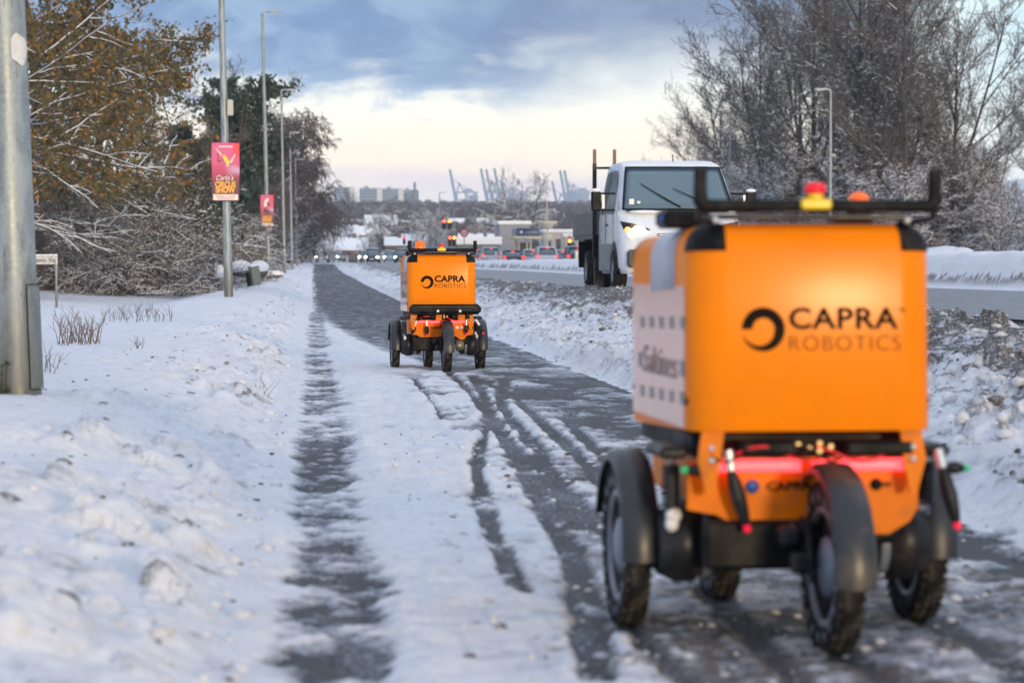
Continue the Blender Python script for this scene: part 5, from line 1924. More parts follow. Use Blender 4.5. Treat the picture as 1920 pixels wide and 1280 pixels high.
def leaf_mesh(name, pts, size, seed, up=.2, elong=1.6):
    rng = np.random.default_rng(seed)
    n = len(pts)
    a = rng.normal(size=(n, 3))
    a /= np.linalg.norm(a, axis=1, keepdims=True)
    b = rng.normal(size=(n, 3))
    b -= (b * a).sum(1, keepdims=True) * a
    b /= np.linalg.norm(b, axis=1, keepdims=True)
    s = (size * rng.uniform(.55, 1.3, n))[:, None]
    c = pts + rng.normal(size=(n, 3)) * s * .8
    V = np.stack([c - a * s * elong / 2, c + b * s * .5, c + a * s * elong / 2, c - b * s * .5], 1).reshape(-1, 3)
    Fc = (np.arange(4)[None] + (np.arange(n) * 4)[:, None])
    return npmesh(name, V, Fc, False)


def bark(name, c, n=.35):
    return mat(name, c, .9, noise=n, nscale=5)


M_BARK = bark('bark_brown', (.060, .050, .042))
M_TWIG = bark('twig_brown', (.128, .118, .108), .3)
M_TWIGP = bark('twig_purple', (.115, .082, .072), .3)
M_TSNOW = mat('snow_on_twigs', (.84, .86, .90), .8)


def leaf_material(name, c1, c2, c3):
    m = bpy.data.materials.new(name)
    m.use_nodes = True
    t = NT(m.node_tree)
    out = t.n('ShaderNodeOutputMaterial')
    p = t.n('ShaderNodeBsdfPrincipled')
    g = t.n('ShaderNodeNewGeometry')
    tc = t.n('ShaderNodeTexCoord').outputs['Object']
    r = g.outputs['Random Per Island']
    nz = t.noise(tc, .8, 3, .6)
    c = t.mix(t.mr(t.m('ADD', t.m('MULTIPLY', r, .6), t.m('MULTIPLY', nz, .8)), .45, .80), c1, c2)
    c = t.mix(t.mr(r, .80, .92), c, c3)
    t.link(c, p.inputs['Base Color'])
    p.inputs['Roughness'].default_value = .7
    tr = t.n('ShaderNodeBsdfTranslucent')
    t.link(c, tr.inputs[0])
    mx = t.n('ShaderNodeMixShader')
    mx.inputs[0].default_value = .25
    t.link(p.outputs[0], mx.inputs[1])
    t.link(tr.outputs[0], mx.inputs[2])
    t.link(mx.outputs[0], out.inputs[0])
    return m


M_LOAK = leaf_material('oak_leaves', (.085, .085, .030), (.19, .135, .040), (.42, .18, .03))
M_NEED = leaf_material('pine_needles', (.030, .048, .036), (.060, .085, .062), (.09, .12, .09))
M_IVYT = leaf_material('evergreen_leaves', (.020, .030, .012), (.04, .05, .02), (.10, .07, .03))

TREES = {}


def tree_kind(key, seed, cfg, trunkdir, height, rad, snow_amt, leaf=None, twigm=None, forks=1, snow_r=.004, snow_min=0.0, twig_add=0.0, leaf_z=0.0):
    rng = random.Random(seed)
    out = []
    for k in range(forks):
        a = 2 * PI * k / forks + rng.random()
        sp = .0 if forks == 1 else cfg.get('spread', .35)
        grow(rng, (0.12 * math.cos(a) * (forks > 1), .12 * math.sin(a) * (forks > 1), -.2), Vector((math.cos(a) * sp, math.sin(a) * sp, 1)) + Vector(trunkdir),
             height * rng.uniform(.85, 1), rad, 0, cfg, out)
    S = np.array(out)
    lv = S[:, 8]
    thick = S[lv <= 1]
    thin = S[lv >= 2]
    parts = []
    me = seg_mesh(key + '_trunk', thick, 6)
    me.materials.append(M_BARK)
    parts.append(('trunk', me))
    if len(thin):
        me = seg_mesh(key + '_twigs', thin, 3, radd=twig_add)
        me.materials.append(twigm or M_TWIG)
        parts.append(('crown', me))
    # snow lies on everything that is not steep
    dz_ = np.abs(S[:, 5] - S[:, 2]) / (np.linalg.norm(S[:, 3:6] - S[:, 0:3], axis=1) + 1e-9)
    nr_ = np.random.default_rng(seed)
    keep = (dz_ < .72) & ((nr_.random(len(S)) < snow_amt * (1.15 - dz_)) | ((lv <= 2) & (snow_amt > .3) & (lv > 0))) & (S[:, 6] > snow_min)
    if keep.any():
        me = seg_mesh(key + '_snow', S[keep], 3, lift=.75, rscale=.75, radd=snow_r)
        me.materials.append(M_TSNOW)
        parts.append(('snow_on_branches', me))
    if leaf:
        lm, n, size, minlev = leaf
        T = S[(lv >= minlev) & (S[:, 2] > leaf_z)]
        idx = nr_.integers(0, len(T), n)
        f = nr_.random(n)[:, None]
        pts = T[idx, 0:3] * (1 - f) + T[idx, 3:6] * f
        me = leaf_mesh(key + '_leaves', pts, size, seed)
        me.materials.append(lm)
        parts.append(('leaves', me))
    TREES[key] = parts
    print(key, 'segs', len(S), 'tris', sum(len(m.polygons) * 2 for _, m in parts))


def plant(key, name, p, rz, s, label, cat, group=None, szs=None):
    root = empty(name, p, rz)
    sz = szs or s
    root.scale = (s, s, sz)
    tag(root, label, cat, group)
    for nm, me in TREES[key]:
        o = bpy.data.objects.new(nm, me)
        o.parent = root
        COL.objects.link(o)
        if nm in ('crown', 'leaves', 'snow_on_branches'):
            o['kind'] = 'stuff'
    return root


# oak: wide, drooping snowy limbs, brown leaves kept in winter
cfg_oak = dict(seg=[9, 13, 8, 4, 3], n=[30, 11, 8, 4], start=[.10, .20, .15, .2], ang=[80, 48, 46, 42], angv=12, len=[.62, .42, .42, .45], rr=[.19, .45, .5, .6],
               taper=[.25, .25, .3, .5, .6], up=[.02, -.025, -.02, -.02, -.01], wob=[.06, .085, .14, .2, .22], rmin=.006, shrink=.45, zmin=.25)
tree_kind('oak', 4, cfg_oak, (0, 0, 0), 11.0, .26, .48, (M_LOAK, 25000, .085, 3), M_TWIG, snow_r=.005, snow_min=.007, leaf_z=2.4)
# tall bare hardwoods: ascending limbs
cfg_b = dict(seg=[9, 7, 5, 4, 3], n=[18, 9, 7, 4], start=[.16, .18, .15, .2], ang=[42, 34, 36, 38], angv=9, len=[.52, .45, .46, .5], rr=[.30, .45, .5, .6],
             taper=[.25, .25, .35, .5, .6], up=[.02, .05, .04, .03, .02], wob=[.035, .08, .11, .13, .15], rmin=.008, shrink=.45)
tree_kind('bare_a', 11, cfg_b, (0, 0, 0), 13.5, .17, .16, None, M_TWIG, snow_r=.006, twig_add=.003)
cfg_b2 = dict(cfg_b, spread=.30, n=[11, 8, 7, 4])
tree_kind('bare_b', 23, cfg_b2, (.02, 0, 0), 12.0, .12, .20, None, M_TWIG, forks=2, snow_r=.006, twig_add=.003)
# dark purple-brown weeping birch like trees on the left
cfg_w = dict(seg=[9, 7, 6, 5], n=[30, 13, 10], start=[.10, .15, .1], ang=[52, 45, 40], angv=10, len=[.42, .45, .5], rr=[.30, .45, .5],
             taper=[.25, .3, .4, .6], up=[.02, -.01, -.16, -.25], wob=[.04, .10, .12, .10], rmin=.010, shrink=.62)
tree_kind('birch', 31, cfg_w, (0, 0, 0), 10.5, .15, .07, None, M_TWIGP, snow_r=.005, twig_add=.008)
# tangled shrub with snow on its twigs
cfg_s = dict(seg=[7, 6, 5, 4], n=[8, 7, 5], start=[.10, .1, .1], ang=[48, 48, 46], angv=14, len=[.60, .55, .5], rr=[.6, .6, .7],
             taper=[.35, .4, .5, .6], up=[-.02, -.06, -.07, -.05], wob=[.16, .2, .22, .22], rmin=.006, shrink=.3, spread=1.1, zmin=.05)
tree_kind('shrub', 41, cfg_s, (0, 0, 0), 2.9, .035, .36, None, M_TWIGP, forks=10, snow_r=.004, twig_add=.003)
tree_kind('shrub_b', 47, dict(cfg_s, up=[.02, .0, -.02, -.02]), (0, 0, 0), 3.0, .032, .34, (M_LOAK, 260, .08, 2), M_TWIG, forks=9, snow_r=.005, twig_add=.003)
# hedge-like sapling thicket, fans of snowy horizontal twigs
cfg_t = dict(seg=[8, 6, 5, 3], n=[16, 8, 5], start=[.08, .15, .1], ang=[58, 42, 40], angv=12, len=[.45, .5, .5], rr=[.4, .5, .6],
             taper=[.3, .35, .5, .6], up=[.03, .0, -.01, -.01], wob=[.06, .12, .15, .16], rmin=.008, shrink=.55, spread=.28)
tree_kind('thicket', 53, cfg_t, (0, 0, 0), 6.0, .06, .40, None, M_TWIGP, forks=4, snow_r=.010, twig_add=.004)
# pine
cfg_p = dict(seg=[8, 6, 4, 3], n=[24, 9, 5], start=[.30, .25, .2], ang=[68, 48, 45], angv=10, len=[.36, .42, .5], rr=[.28, .4, .5],
             taper=[.2, .3, .5, .6], up=[.02, .05, .06, .06], wob=[.05, .10, .12, .14], rmin=.008, shrink=.5)
tree_kind('pine', 61, cfg_p, (.05, 0, 0), 9.5, .17, .10, (M_NEED, 13000, .14, 2), M_TWIG, snow_r=.01)
tree_kind('evergreen', 67, dict(cfg_s, up=[.03, .02, .0, .0]), (0, 0, 0), 3.4, .04, .25, (M_IVYT, 5000, .08, 1), M_TWIG, forks=8, snow_r=.008)


def at(px, d, key, name, rz, s, label, cat, group=None, sink=0.0, szs=None):
    p = W(px, d)
    return plant(key, name, (p.x, p.y, gz(p.x, p.y) - sink), rz, s, label, cat, group, szs)


# left side
at(85, 64, 'oak', 'oak_tree', .4, 1.12, 'big oak behind the near pole, brown leaves and snow on its long limbs', 'tree')
at(-60, 56, 'oak', 'oak_tree', 2.1, .95, 'second leafy oak at the very left edge, behind the near pole', 'tree')
at(170, 84, 'oak', 'oak_tree', 3.9, .95, 'leafy oak set back between the big oak and the pine', 'tree')
for i, (px, d, key, rz, s, lab) in enumerate((
        (118, 68, 'shrub', 0, .9, 'snowy bramble thicket behind the street name sign'),
        (180, 66, 'shrub_b', 1.2, .95, 'snowy shrub right of the street name sign with a few orange leaves'),
        (235, 64, 'shrub', 2.3, .85, 'low arching snowy shrub under the oak limbs'),
        (285, 68, 'shrub_b', 3.0, .9, 'snowy shrub left of the grey-brown thicket'),
        (325, 70, 'shrub', 4.4, .75, 'grey-brown snowy thicket left of the poster pole'),
        (372, 92, 'shrub', 5.4, .9, 'snowy shrub directly behind the poster pole'),
        (150, 72, 'evergreen', .5, 1.2, 'dark evergreen bush behind the brambles, left one'),
        (70, 70, 'evergreen', 2.5, 1.3, 'dark evergreen bush behind the near pole'),
        (300, 86, 'shrub', 1.9, 1.25, 'tall tangle of grey twigs right of the oak'),
        (255, 90, 'shrub_b', .9, 1.4, 'tall tangle of grey twigs beneath the set-back oak'),
        (200, 90, 'evergreen', 4.0, 1.6, 'dark evergreen bush deep behind the oak'),
        (40, 74, 'shrub_b', 4.0, 1.2, 'snowy shrub hidden mostly by the near pole'),
        (405, 130, 'evergreen', 3.1, 1.0, 'dark round bush behind the board fence'),
        (512, 235, 'evergreen', 1.1, 1.5, 'dark green bush beyond the second lamp pole'))):
    at(px, d, key, 'snowy_shrub' if 'ever' not in key else 'evergreen_bush', rz, s, lab, 'shrub', 'shrubs under the left-hand trees')
at(418, 135, 'pine', 'pine_tree', .3, 1.22, 'dark green pine rising behind the poster pole', 'tree')
at(372, 148, 'pine', 'pine_tree', 2.2, .98, 'lower pine on the left of the tall pine', 'tree')
for i, (px, d, s, rz, key, lab) in enumerate((
        (450, 180, 1.42, .1, 'birch', 'brown drooping tree right behind the pine'),
        (490, 205, 1.48, 1.1, 'birch', 'drooping dark birch behind the second lamp pole'),
        (405, 170, 1.15, 2.6, 'bare_b', 'bare brown tree showing between pine and first poster pole'),
        (524, 232, 1.5, 3.3, 'birch', 'tall drooping birch behind the third lamp pole'),
        (545, 262, 1.75, 4.7, 'birch', 'tall drooping birch with arched top behind the fourth lamp pole'),
        (566, 285, 1.45, 5.5, 'birch', 'rounded brown tree at the right end of the left row'),
        (584, 312, 1.22, .9, 'birch', 'lowest brown tree closing the left row'),
        (470, 250, 1.75, 2.0, 'birch', 'dense brown tree deep behind the second lamp pole'),
        (505, 280, 1.85, 4.0, 'birch', 'dense brown tree deep behind the third lamp pole'),
        (425, 215, 1.5, 3.0, 'birch', 'dense brown tree deep behind the first poster pole'))):
    at(px, d, key, 'bare_tree', rz, s, lab, 'tree', 'bare trees on the left behind the lamps')
for i, (px, d, s, key, rz) in enumerate(((455, 150, .75, 'thicket', 1), (515, 225, 1.15, 'thicket', 2), (485, 165, .95, 'shrub', 3), (545, 250, 1.2, 'thicket', 4), (425, 132, .95, 'shrub', 5), (572, 285, 1.0, 'thicket', 0))):
    at(px, d, key, 'undergrowth', rz, s, ['snow-dusted thicket behind the fence middle', 'snow-dusted thicket left of the third lamp pole', 'tangled low shrub behind the fence right end', 'thicket between the third and fourth lamp poles',
                                          'tangled low shrub behind the fence left end', 'low thicket at the far end of the left tree row'][i], 'thicket', 'undergrowth behind the left lamps')

# right side wood across the road
big_r = [(1312, 205, .86, 'bare_b', 1), (1348, 190, .92, 'bare_a', 2), (1392, 172, 1.0, 'bare_b', 3), (1430, 160, 1.12, 'bare_a', 4), (1475, 140, 1.12, 'bare_b', 5), (1520, 128, 1.14, 'bare_a', 0),
         (1565, 135, 1.22, 'bare_b', 1.5), (1610, 122, 1.12, 'bare_a', 2.5), (1655, 126, 1.15, 'bare_b', 3.5), (1700, 118, 1.08, 'bare_a', 4.5), (1745, 124, 1.1, 'bare_b', 5.5), (1785, 120, .82, 'bare_a', .7),
         (1836, 128, .68, 'bare_b', 1.7), (1945, 126, .60, 'bare_a', 2.8), (1285, 226, .62, 'bare_b', 3.2), (1500, 165, 1.25, 'bare_a', 5.2), (1590, 160, 1.3, 'bare_a', 3.0), (1680, 150, 1.22, 'bare_b', .3), (1640, 170, 1.35, 'bare_a', 1.3)]
labs = ['second bare tree from the left end of the wood', 'bare tree above the right half of the truck cab roof', 'bare tree behind the farther lamp pole across the road', 'bare tree rising from the left slope of the wood crown',
        'leaning double-stemmed tree left of the lamp pole across the road', 'tall bare tree just left of the lamp pole across the road', 'tall double-stemmed tree directly behind the lamp pole across the road',
        'tall bare tree between the lamp pole and the thickest trunk', 'double-stemmed bare tree at the very middle of the wood', 'thick upright trunk at the right part of the tall group',
        'double-stemmed tree on the right shoulder of the tall group', 'shorter bare tree right of the tall group', 'separate round-crowned bare tree before the snowy slope', 'bare tree cut off by the right edge of the photo',
        'lowest bare tree at the left end of the wood', 'tall bare tree in the back row, left', 'tall bare tree in the back row behind the lamp pole', 'tall bare tree in the back row, right', 'tallest bare tree in the back row, centre']
for (px, d, s, key, rz), lab in zip(big_r, labs):
    s, d = s * 1.06, d + 6
    at(px, d, key, 'bare_tree', rz, s, lab, 'tree', 'bare trees of the wood across the road')
rr = random.Random(12)
k = 0
spots_ = []
for px in list(range(1270, 1960, 34)):
    spots_.append((px + rr.uniform(-10, 10), 122 + max(0, 1500 - px) * .28 + rr.uniform(-3, 8), rr.uniform(.72, 1.0)))
for px in list(range(1390, 1860, 60)):
    spots_.append((px, 132 + max(0, 1500 - px) * .25, rr.uniform(1.0, 1.2)))
_f = sorted(q[0] for q in spots_)
_O = ['first', 'second', 'third', 'fourth', 'fifth', 'sixth', 'seventh', 'eighth', 'ninth', 'tenth', 'eleventh', 'twelfth', 'thirteenth', 'fourteenth', 'fifteenth', 'sixteenth']
for (px, d, s) in spots_:
    k_ = _f.index(px)
    wl = _O[k_] + ' from the left' if k_ < len(_f) / 2 else _O[len(_f) - 1 - k_] + ' from the right'
    if px > 1835:
        s *= .75
    at(px, d, rr.choice(['thicket', 'thicket', 'shrub']) if px > 1700 else 'thicket', 'snowy_thicket', rr.uniform(0, 6), s,
       'snow-dusted thicket at the foot of the wood across the road, ' + wl, 'thicket', 'snowy thickets at the foot of the wood')

# dry stalks on the left verge
M_DRY = mat('dry_stalk', (.16, .105, .08), .8)
def stalks(pxs, d, n, h, label, seed, spread=.5):
    rng = random.Random(seed)
    b = MB()
    p0 = W(pxs[0], d)
    for i in range(n):
        px = rng.uniform(*pxs)
        p = W(px, d + rng.uniform(-spread, spread))
        z = gz(p.x, p.y) - .03
        hh = h * rng.uniform(.4, 1.1)
        a = rng.uniform(-.45, .35)
        c = rng.uniform(-.3, .3)
        pts = [(p.x - p0.x, p.y - p0.y, z), (p.x - p0.x + a * hh * .35, p.y - p0.y + c * hh * .3, z + hh * .5), (p.x - p0.x + a * hh, p.y - p0.y + c * hh * .6, z + hh)]
        b.tube(pts, [.0035, .0025, .0012], 4, cap=False)
        for q in range(rng.randint(0, 3)):
            m_ = Vector(pts[1]).lerp(Vector(pts[2]), rng.random())
            b.tube([m_, m_ + Vector((rng.uniform(-.08, .08), rng.uniform(-.05, .05), rng.uniform(.03, .10)))], [.002, .001], 3, cap=False)
    o = b.build('dry_stalks', M_DRY)
    o.location = (p0.x, p0.y, 0)
    tag(o, label, 'dry stalks', kind='stuff')
stalks((108, 188), 20.5, 60, .30, 'clump of dry purple-brown stalks in the snow right of the big pole', 1)
stalks((80, 106), 14.5, 10, .12, 'few short dry stems in the snow close to the big pole', 2, .3)
stalks((190, 330), 30, 60, .20, 'faint row of dry grass beyond the clump of stalks', 3, 2.0)
stalks((257, 266), 19.2, 5, .09, 'single dark stub poking out of the snow on the verge', 4, .05)
stalks((470, 505), 17, 0 + 5, .03, 'tiny twigs in the churned snow beside the path', 5, .5)
# ---------------------------------------------------------------- far buildings, harbour, wooded hill
M_WALLW = mat('pale_render', (.50, .48, .45), .8, noise=.08, nscale=.3)
M_BRICK = mat('brown_brick', (.16, .10, .075), .85, noise=.15, nscale=.4)
M_WALLY = mat('yellow_brick', (.35, .29, .20), .85, noise=.1, nscale=.4)
M_ROOFS = mat('snow_roof', (.82, .84, .88), .8, noise=.05, nscale=.2)
M_WINF = mat('far_window', (.05, .06, .08), .2)
M_CONC = mat('tower_concrete', (.62, .60, .52), .8)
M_TGLS = mat('tower_facade', (.045, .085, .12), .5)
M_TBND = mat('tower_band', (.20, .26, .30), .6)


def house(px, d, w, dep, h, roofh, wall, label, rz=0.0, name='house', roof='gable', yb=None, nwin=4, floors=1, group=None):
    p = W(px, d)
    z = gz(p.x, p.y) if yb is None else HC + (500 - yb) * d / F
    root = empty(name, (p.x, p.y, z), -YAW * 0 + rz)
    tag(root, label, 'house' if name == 'house' else 'building', group)
    MB().box((0, dep / 2, h / 2 - 1), (w, dep, h + 2)).build('wall', wall, root)
    r = MB()
    e = .4
    if roof == 'gable':
        r.prism([(-dep / 2 - e, h - .1), (0, h + roofh), (dep / 2 + e, h - .1), (dep / 2 + e, h + .15), (0, h + roofh + .3), (-dep / 2 - e, h + .15)], -w / 2 - e, w / 2 + e, 'X', Matrix.Translation((0, dep / 2, 0)))
        r.prism([(-dep / 2, h - .05), (0, h + roofh), (dep / 2, h - .05)], -w / 2, w / 2, 'X', Matrix.Translation((0, dep / 2, 0)))
    elif roof == 'end':
        r.prism([(-w / 2 - e, h - .1), (0, h + roofh), (w / 2 + e, h - .1)], -e, dep + e, 'Y')
    else:
        r.box((0, dep / 2, h + roofh / 2), (w + .5, dep + .5, roofh), bev=.1)
    ro = r.build('roof', M_ROOFS, root)
    if roof != 'flat' and w < 30:
        MB().box((w * .22, dep * .5, h + roofh + .3), (.7, .7, 1.3)).build('chimney', M_BRICK, ro)
    if nwin:
        wm = None
        for fl in range(floors):
            for k in range(nwin):
                x = -w / 2 + w * (k + .5) / nwin
                zc = (fl + .55) * h / floors
                o = MB().box((0, 0, 0), (w / nwin * .5, .08, h / floors * .42)) if wm is None else None
                if wm is None:
                    ob = o.build('window', M_WINF, root)
                    wm = ob.data
                else:
                    ob = link('window', wm, None, root)
                ob.location = (x, -.03, zc)
    return root


# low white-roofed terrace at the end of the path
house(590, 405, 6.5, 9, 1.7, 1.5, M_WALLY, 'long low yellow-brick house with snow roof at the left end of the junction', nwin=5)
house(648, 415, 7.2, 9, 1.6, 1.9, M_BRICK, 'low brown house with broad snow roof behind the silver car', nwin=6)
house(610, 520, 6.0, 7, 2.4, 2.0, M_WALLW, 'snow-roofed house just above the low yellow-brick house', nwin=3)
house(652, 540, 4.2, 6, 2.6, 2.2, M_WALLW, 'small snow-roofed house right of the one above the junction', nwin=2)
house(688, 560, 3.6, 6, 2.4, 1.8, M_BRICK, 'small brick house with snowy roof above the central oncoming car', nwin=2)
house(778, 460, 4.6, 6, 2.6, 1.2, M_WALLW, 'pale house with white roof left of the pink traffic light', nwin=3)
house(742, 430, 3.2, 4, 2.2, 1.2, M_BRICK, 'small dark shed left of the pink traffic light', nwin=1)
# school with ribbon windows
sc_ = house(664, 760, 9, 8, 4.4, .3, M_WALLW, 'long pale building with two dark window bands, left of the steep white roof', name='long_building', roof='flat', nwin=0)
for zz_ in (1.6, 3.3):
    MB().box((0, -.06, zz_), (8.6, .1, .8)).build('window_band', M_WINF, sc_)
house(715, 740, 9.5, 9, 2.4, 3.2, M_WALLW, 'building with a large steep snow roof in the middle distance', name='steep_roof_building', nwin=3)
sc2 = house(778, 760, 8.6, 8, 3.4, .3, M_WALLW, 'low building with a brown facade band right of the steep roof', name='long_building', roof='flat', nwin=0)
for zz_ in (1.2, 2.6):
    MB().box((0, -.06, zz_), (8.2, .1, .7)).build('window_band', M_WINF, sc2)
# right of the far robot
house(898, 300, 5.2, 7, 2.2, 1.0, mat('teal_wall', (.13, .17, .18), .7), 'low kiosk with a wedge of snow on its roof right of the speed sign', nwin=2, roof='flat')
house(884, 420, 3.6, 5, 2.6, 1.0, M_WALLW, 'white-roofed house above the kiosk', nwin=3)
house(940, 440, 4, 5, 2.4, 1.0, M_BRICK, 'brown house behind the bare roadside tree', nwin=3)
house(965, 320, 4.0, 8, 4.4, .5, mat('grey_panel', (.28, .29, .33), .7), 'plain grey block at the left of the filling station', nwin=0, roof='flat', name='grey_block')
# filling station: canopy with a dark blue fascia on columns
p = W(990, 268)
g = gz(p.x, p.y)
root = empty('filling_station', (p.x, p.y, g))
tag(root, 'filling station canopy with dark blue fascia on pale columns', 'filling station')
zt = HC + (500 - 428) * 268 / F - g
zb_ = HC + (500 - 443) * 268 / F - g
fo = MB().box((0, 3, (zt + zb_) / 2), (2.6, 6, zt - zb_), bev=.03).build('blue_fascia', mat('fascia_blue', (.02, .055, .13), .4), root)
MB().lathe([(.001, 0), (.18, 0), (.18, .03), (.001, .03)], 'Y', (-.75, -.05, (zt + zb_) / 2), 14).build('emblem', M_WST, fo)
text_obj('lettering', 'mmmmmm', M_LAMP, .3, (-.35, -.02, (zt + zb_) / 2 - .1), fo, width=1.4)
MB().box((0, 3, zb_ - .14), (3.3, 6.4, .26), bev=.05).build('canopy_edge', mat('canopy_cream', (.60, .54, .40), .6), root)
for x in (-.95, .35):
    for y in (.6, 5.4):
        MB().tube([(x, y, -.2), (x, y, zb_ - .2)], .10, 10).build('column', MATS['canopy_cream'], root)
MB().box((.6, 5.8, 1.0), (2.2, .3, 2.4)).build('shop_front', M_WINF, root)
MB().box((-1.25, .5, 1.1), (.12, .12, 2.3)).build('red_pillar', mat('red_pillar', (.25, .03, .02), .6), root)
# totem mast with two cream discs
p = W(1026, 262)
g = gz(p.x, p.y)
root = empty('sign_mast', (p.x, p.y, g))
tag(root, 'tall thin cream mast with two wide cream sign bodies', 'sign mast')
def zat(y, d=262):
    return HC + (500 - y) * d / F - g
MB().tube([(0, 0, -.2), (0, 0, zat(430))], .10, 10).build('pole', MATS['canopy_cream'], root)
MB().tube([(-.05, 0, zat(430)), (-.05, 0, zat(376))], [.06, .05], 8).build('mast', MATS['canopy_cream'], root)
MB().lathe([(.001, zat(429)), (.35, zat(429)), (.80, zat(421)), (1.15, zat(418)), (1.15, zat(415)), (.001, zat(414))], 'Z', (0, 0, 0), 24).build('upper_sign', MATS['canopy_cream'], root)
MB().lathe([(.001, zat(452)), (.30, zat(452)), (.50, zat(449)), (.60, zat(443)), (.60, zat(440)), (.001, zat(439))], 'Z', (0, 0, 0), 24).build('lower_sign', MATS['canopy_cream'], root)
house(1047, 330, 4, 6, 3.4, .5, M_WALLW, 'pale flat-roofed shop behind the cream mast', nwin=3, roof='flat', name='shop')
house(1085, 330, 4, 6, 2.8, .5, M_WALLW, 'low pale shop at the left edge of the truck bed', nwin=2, roof='flat', name='shop')
for i, (px, d, y1) in enumerate(((824, 262, 362), (852, 330, 392), (1020, 300, 396), (800, 330, 400), (928, 300, 390), (772, 400, 405))):
    p = W(px, d)
    g = gz(p.x, p.y)
    lamp_post(px, d, 0, HC + (500 - y1) * d / F, 0, .085, .05,
              ['tall far lamp above the higher red lights', 'thin far lamp right of the red lights', 'thin far lamp left of the cream mast', 'thin far lamp left of the red lights', 'thin far lamp above the silver braking car', 'faint farthest lamp above the robot beacon'][i],
              'far street lamps at the junction', loc=Vector((p.x, p.y, g)))

# tower blocks on the ridge
for i, (x0, x1, xc, yt) in enumerate(((627, 656, 666, 351), (675, 707, 717, 353), (718, 747, 757, 354), (757, 775, 782, 356))):
    d = 2380 + i * 20
    a, b, c = W(x0, d), W(x1, d), W(xc, d)
    top = HC + (500 - yt) * d / F
    g = gz(a.x, a.y) - 8
    root = empty('tower_block', ((a.x + b.x) / 2, a.y, g))
    tag(root, ['leftmost blue-grey tower block on the ridge with a pale gable', 'second tower block from the left on the ridge', 'third tower block from the left on the ridge', 'rightmost tower block, next to the dark chimney'][i], 'tower block', 'tower blocks on the ridge')
    w = (b - a).length
    h = top - g
    MB().box((0, 8, h / 2), (w, 16, h)).build('facade', M_TGLS, root)
    nf = 9
    for k in range(nf):
        MB().box((0, -.3, h - 1.5 - k * 3.0), (w, .6, 1.1)).build('balcony_band', M_TBND, root)
    wc = (c - b).length
    MB().box((w / 2 + wc / 2, 7, h / 2 + .3), (wc, 14, h + .6)).build('gable_wall', M_CONC, root)
    MB().box((-w * .1, 6, h + 1), (w * .25, 5, 2.2)).build('roof_house', M_TBND, root)
p = W(778, 2440)
g = gz(p.x, p.y) - 8
root = empty('chimney_stack', (p.x, p.y, g))
tag(root, 'slim dark chimney stack at the right end of the tower blocks', 'chimney')
tp = HC + (500 - 342) * 2440 / F - g
MB().tube([(0, 0, 0), (0, 0, tp)], [2.0, 1.2], 12).build('shaft', mat('dark_stack', (.09, .10, .13), .7), root)
MB().box((1.5, -2, (tp - 8) / 2), (4.5, 4, tp - 8)).build('shaft_base', MATS['dark_stack'], root)

# harbour cranes with raised booms
M_CRB = mat('crane_blue', (.035, .14, .20), .5)
M_CRV = mat('crane_violet', (.11, .12, .20), .5)


def crane(px, yt, d, m, label, half=False):
    p = W(px, d)
    g = 2.0
    root = empty('harbour_crane', (p.x, p.y, g), .15)
    tag(root, label, 'harbour crane', 'harbour cranes on the horizon')
    tp = HC + (500 - yt) * d / F - g
    hg = tp * .70
    lg = MB()
    for x in (-2, 16):
        for y in (0, 14):
            lg.tube([(x, y, 0), (x, y, hg * 1.08)], 1.2, 6)
        lg.tube([(x, 0, hg * .98), (x, 14, hg * .98)], .9, 6)
    for y in (0, 14):
        lg.tube([(-2, y, hg * .98), (16, y, hg * .98)], 1.0, 6)
        lg.tube([(-2, y, hg * .45), (16, y, hg * .98)], .8, 6)
    lg.build('portal', m, root)
    bm_ = MB()
    for y in (3, 8):
        bm_.tube([(-1, y, hg * .9), (-13, y, tp)], [2.4, 1.5], 6)
        bm_.tube([(-2, y, hg * 1.09), (36, y, hg * 1.09)], 1.3, 6)
    for k in range(8):
        q = .1 + k * .12
        bm_.tube([(-1 - 12 * q, 3, hg * .9 + (tp - hg * .9) * q), (-1 - 12 * q, 8, hg * .9 + (tp - hg * .9) * q)], .8, 5)
    bm_.build('boom', m, root)
    ap_ = MB()
    ap_.tube([(-2, 5, hg * 1.05), (3, 5, hg * 1.22)], 1.3, 6)
    ap_.tube([(14, 5, hg * 1.05), (3, 5, hg * 1.22)], 1.0, 6)
    ap_.tube([(3, 5, hg * 1.22), (-9, 5, tp * .90)], .6, 5)
    ap_.tube([(3, 5, hg * 1.22), (30, 5, hg * 1.10)], .6, 5)
    ap_.tube([(3, 3, hg * 1.22), (3, 9, hg * 1.22)], 1.6, 6)
    ap_.build('a_frame', m, root)
    MB().box((18, 5, hg * 1.09 + 3), (13, 7, 6)).build('machine_house', m, root)


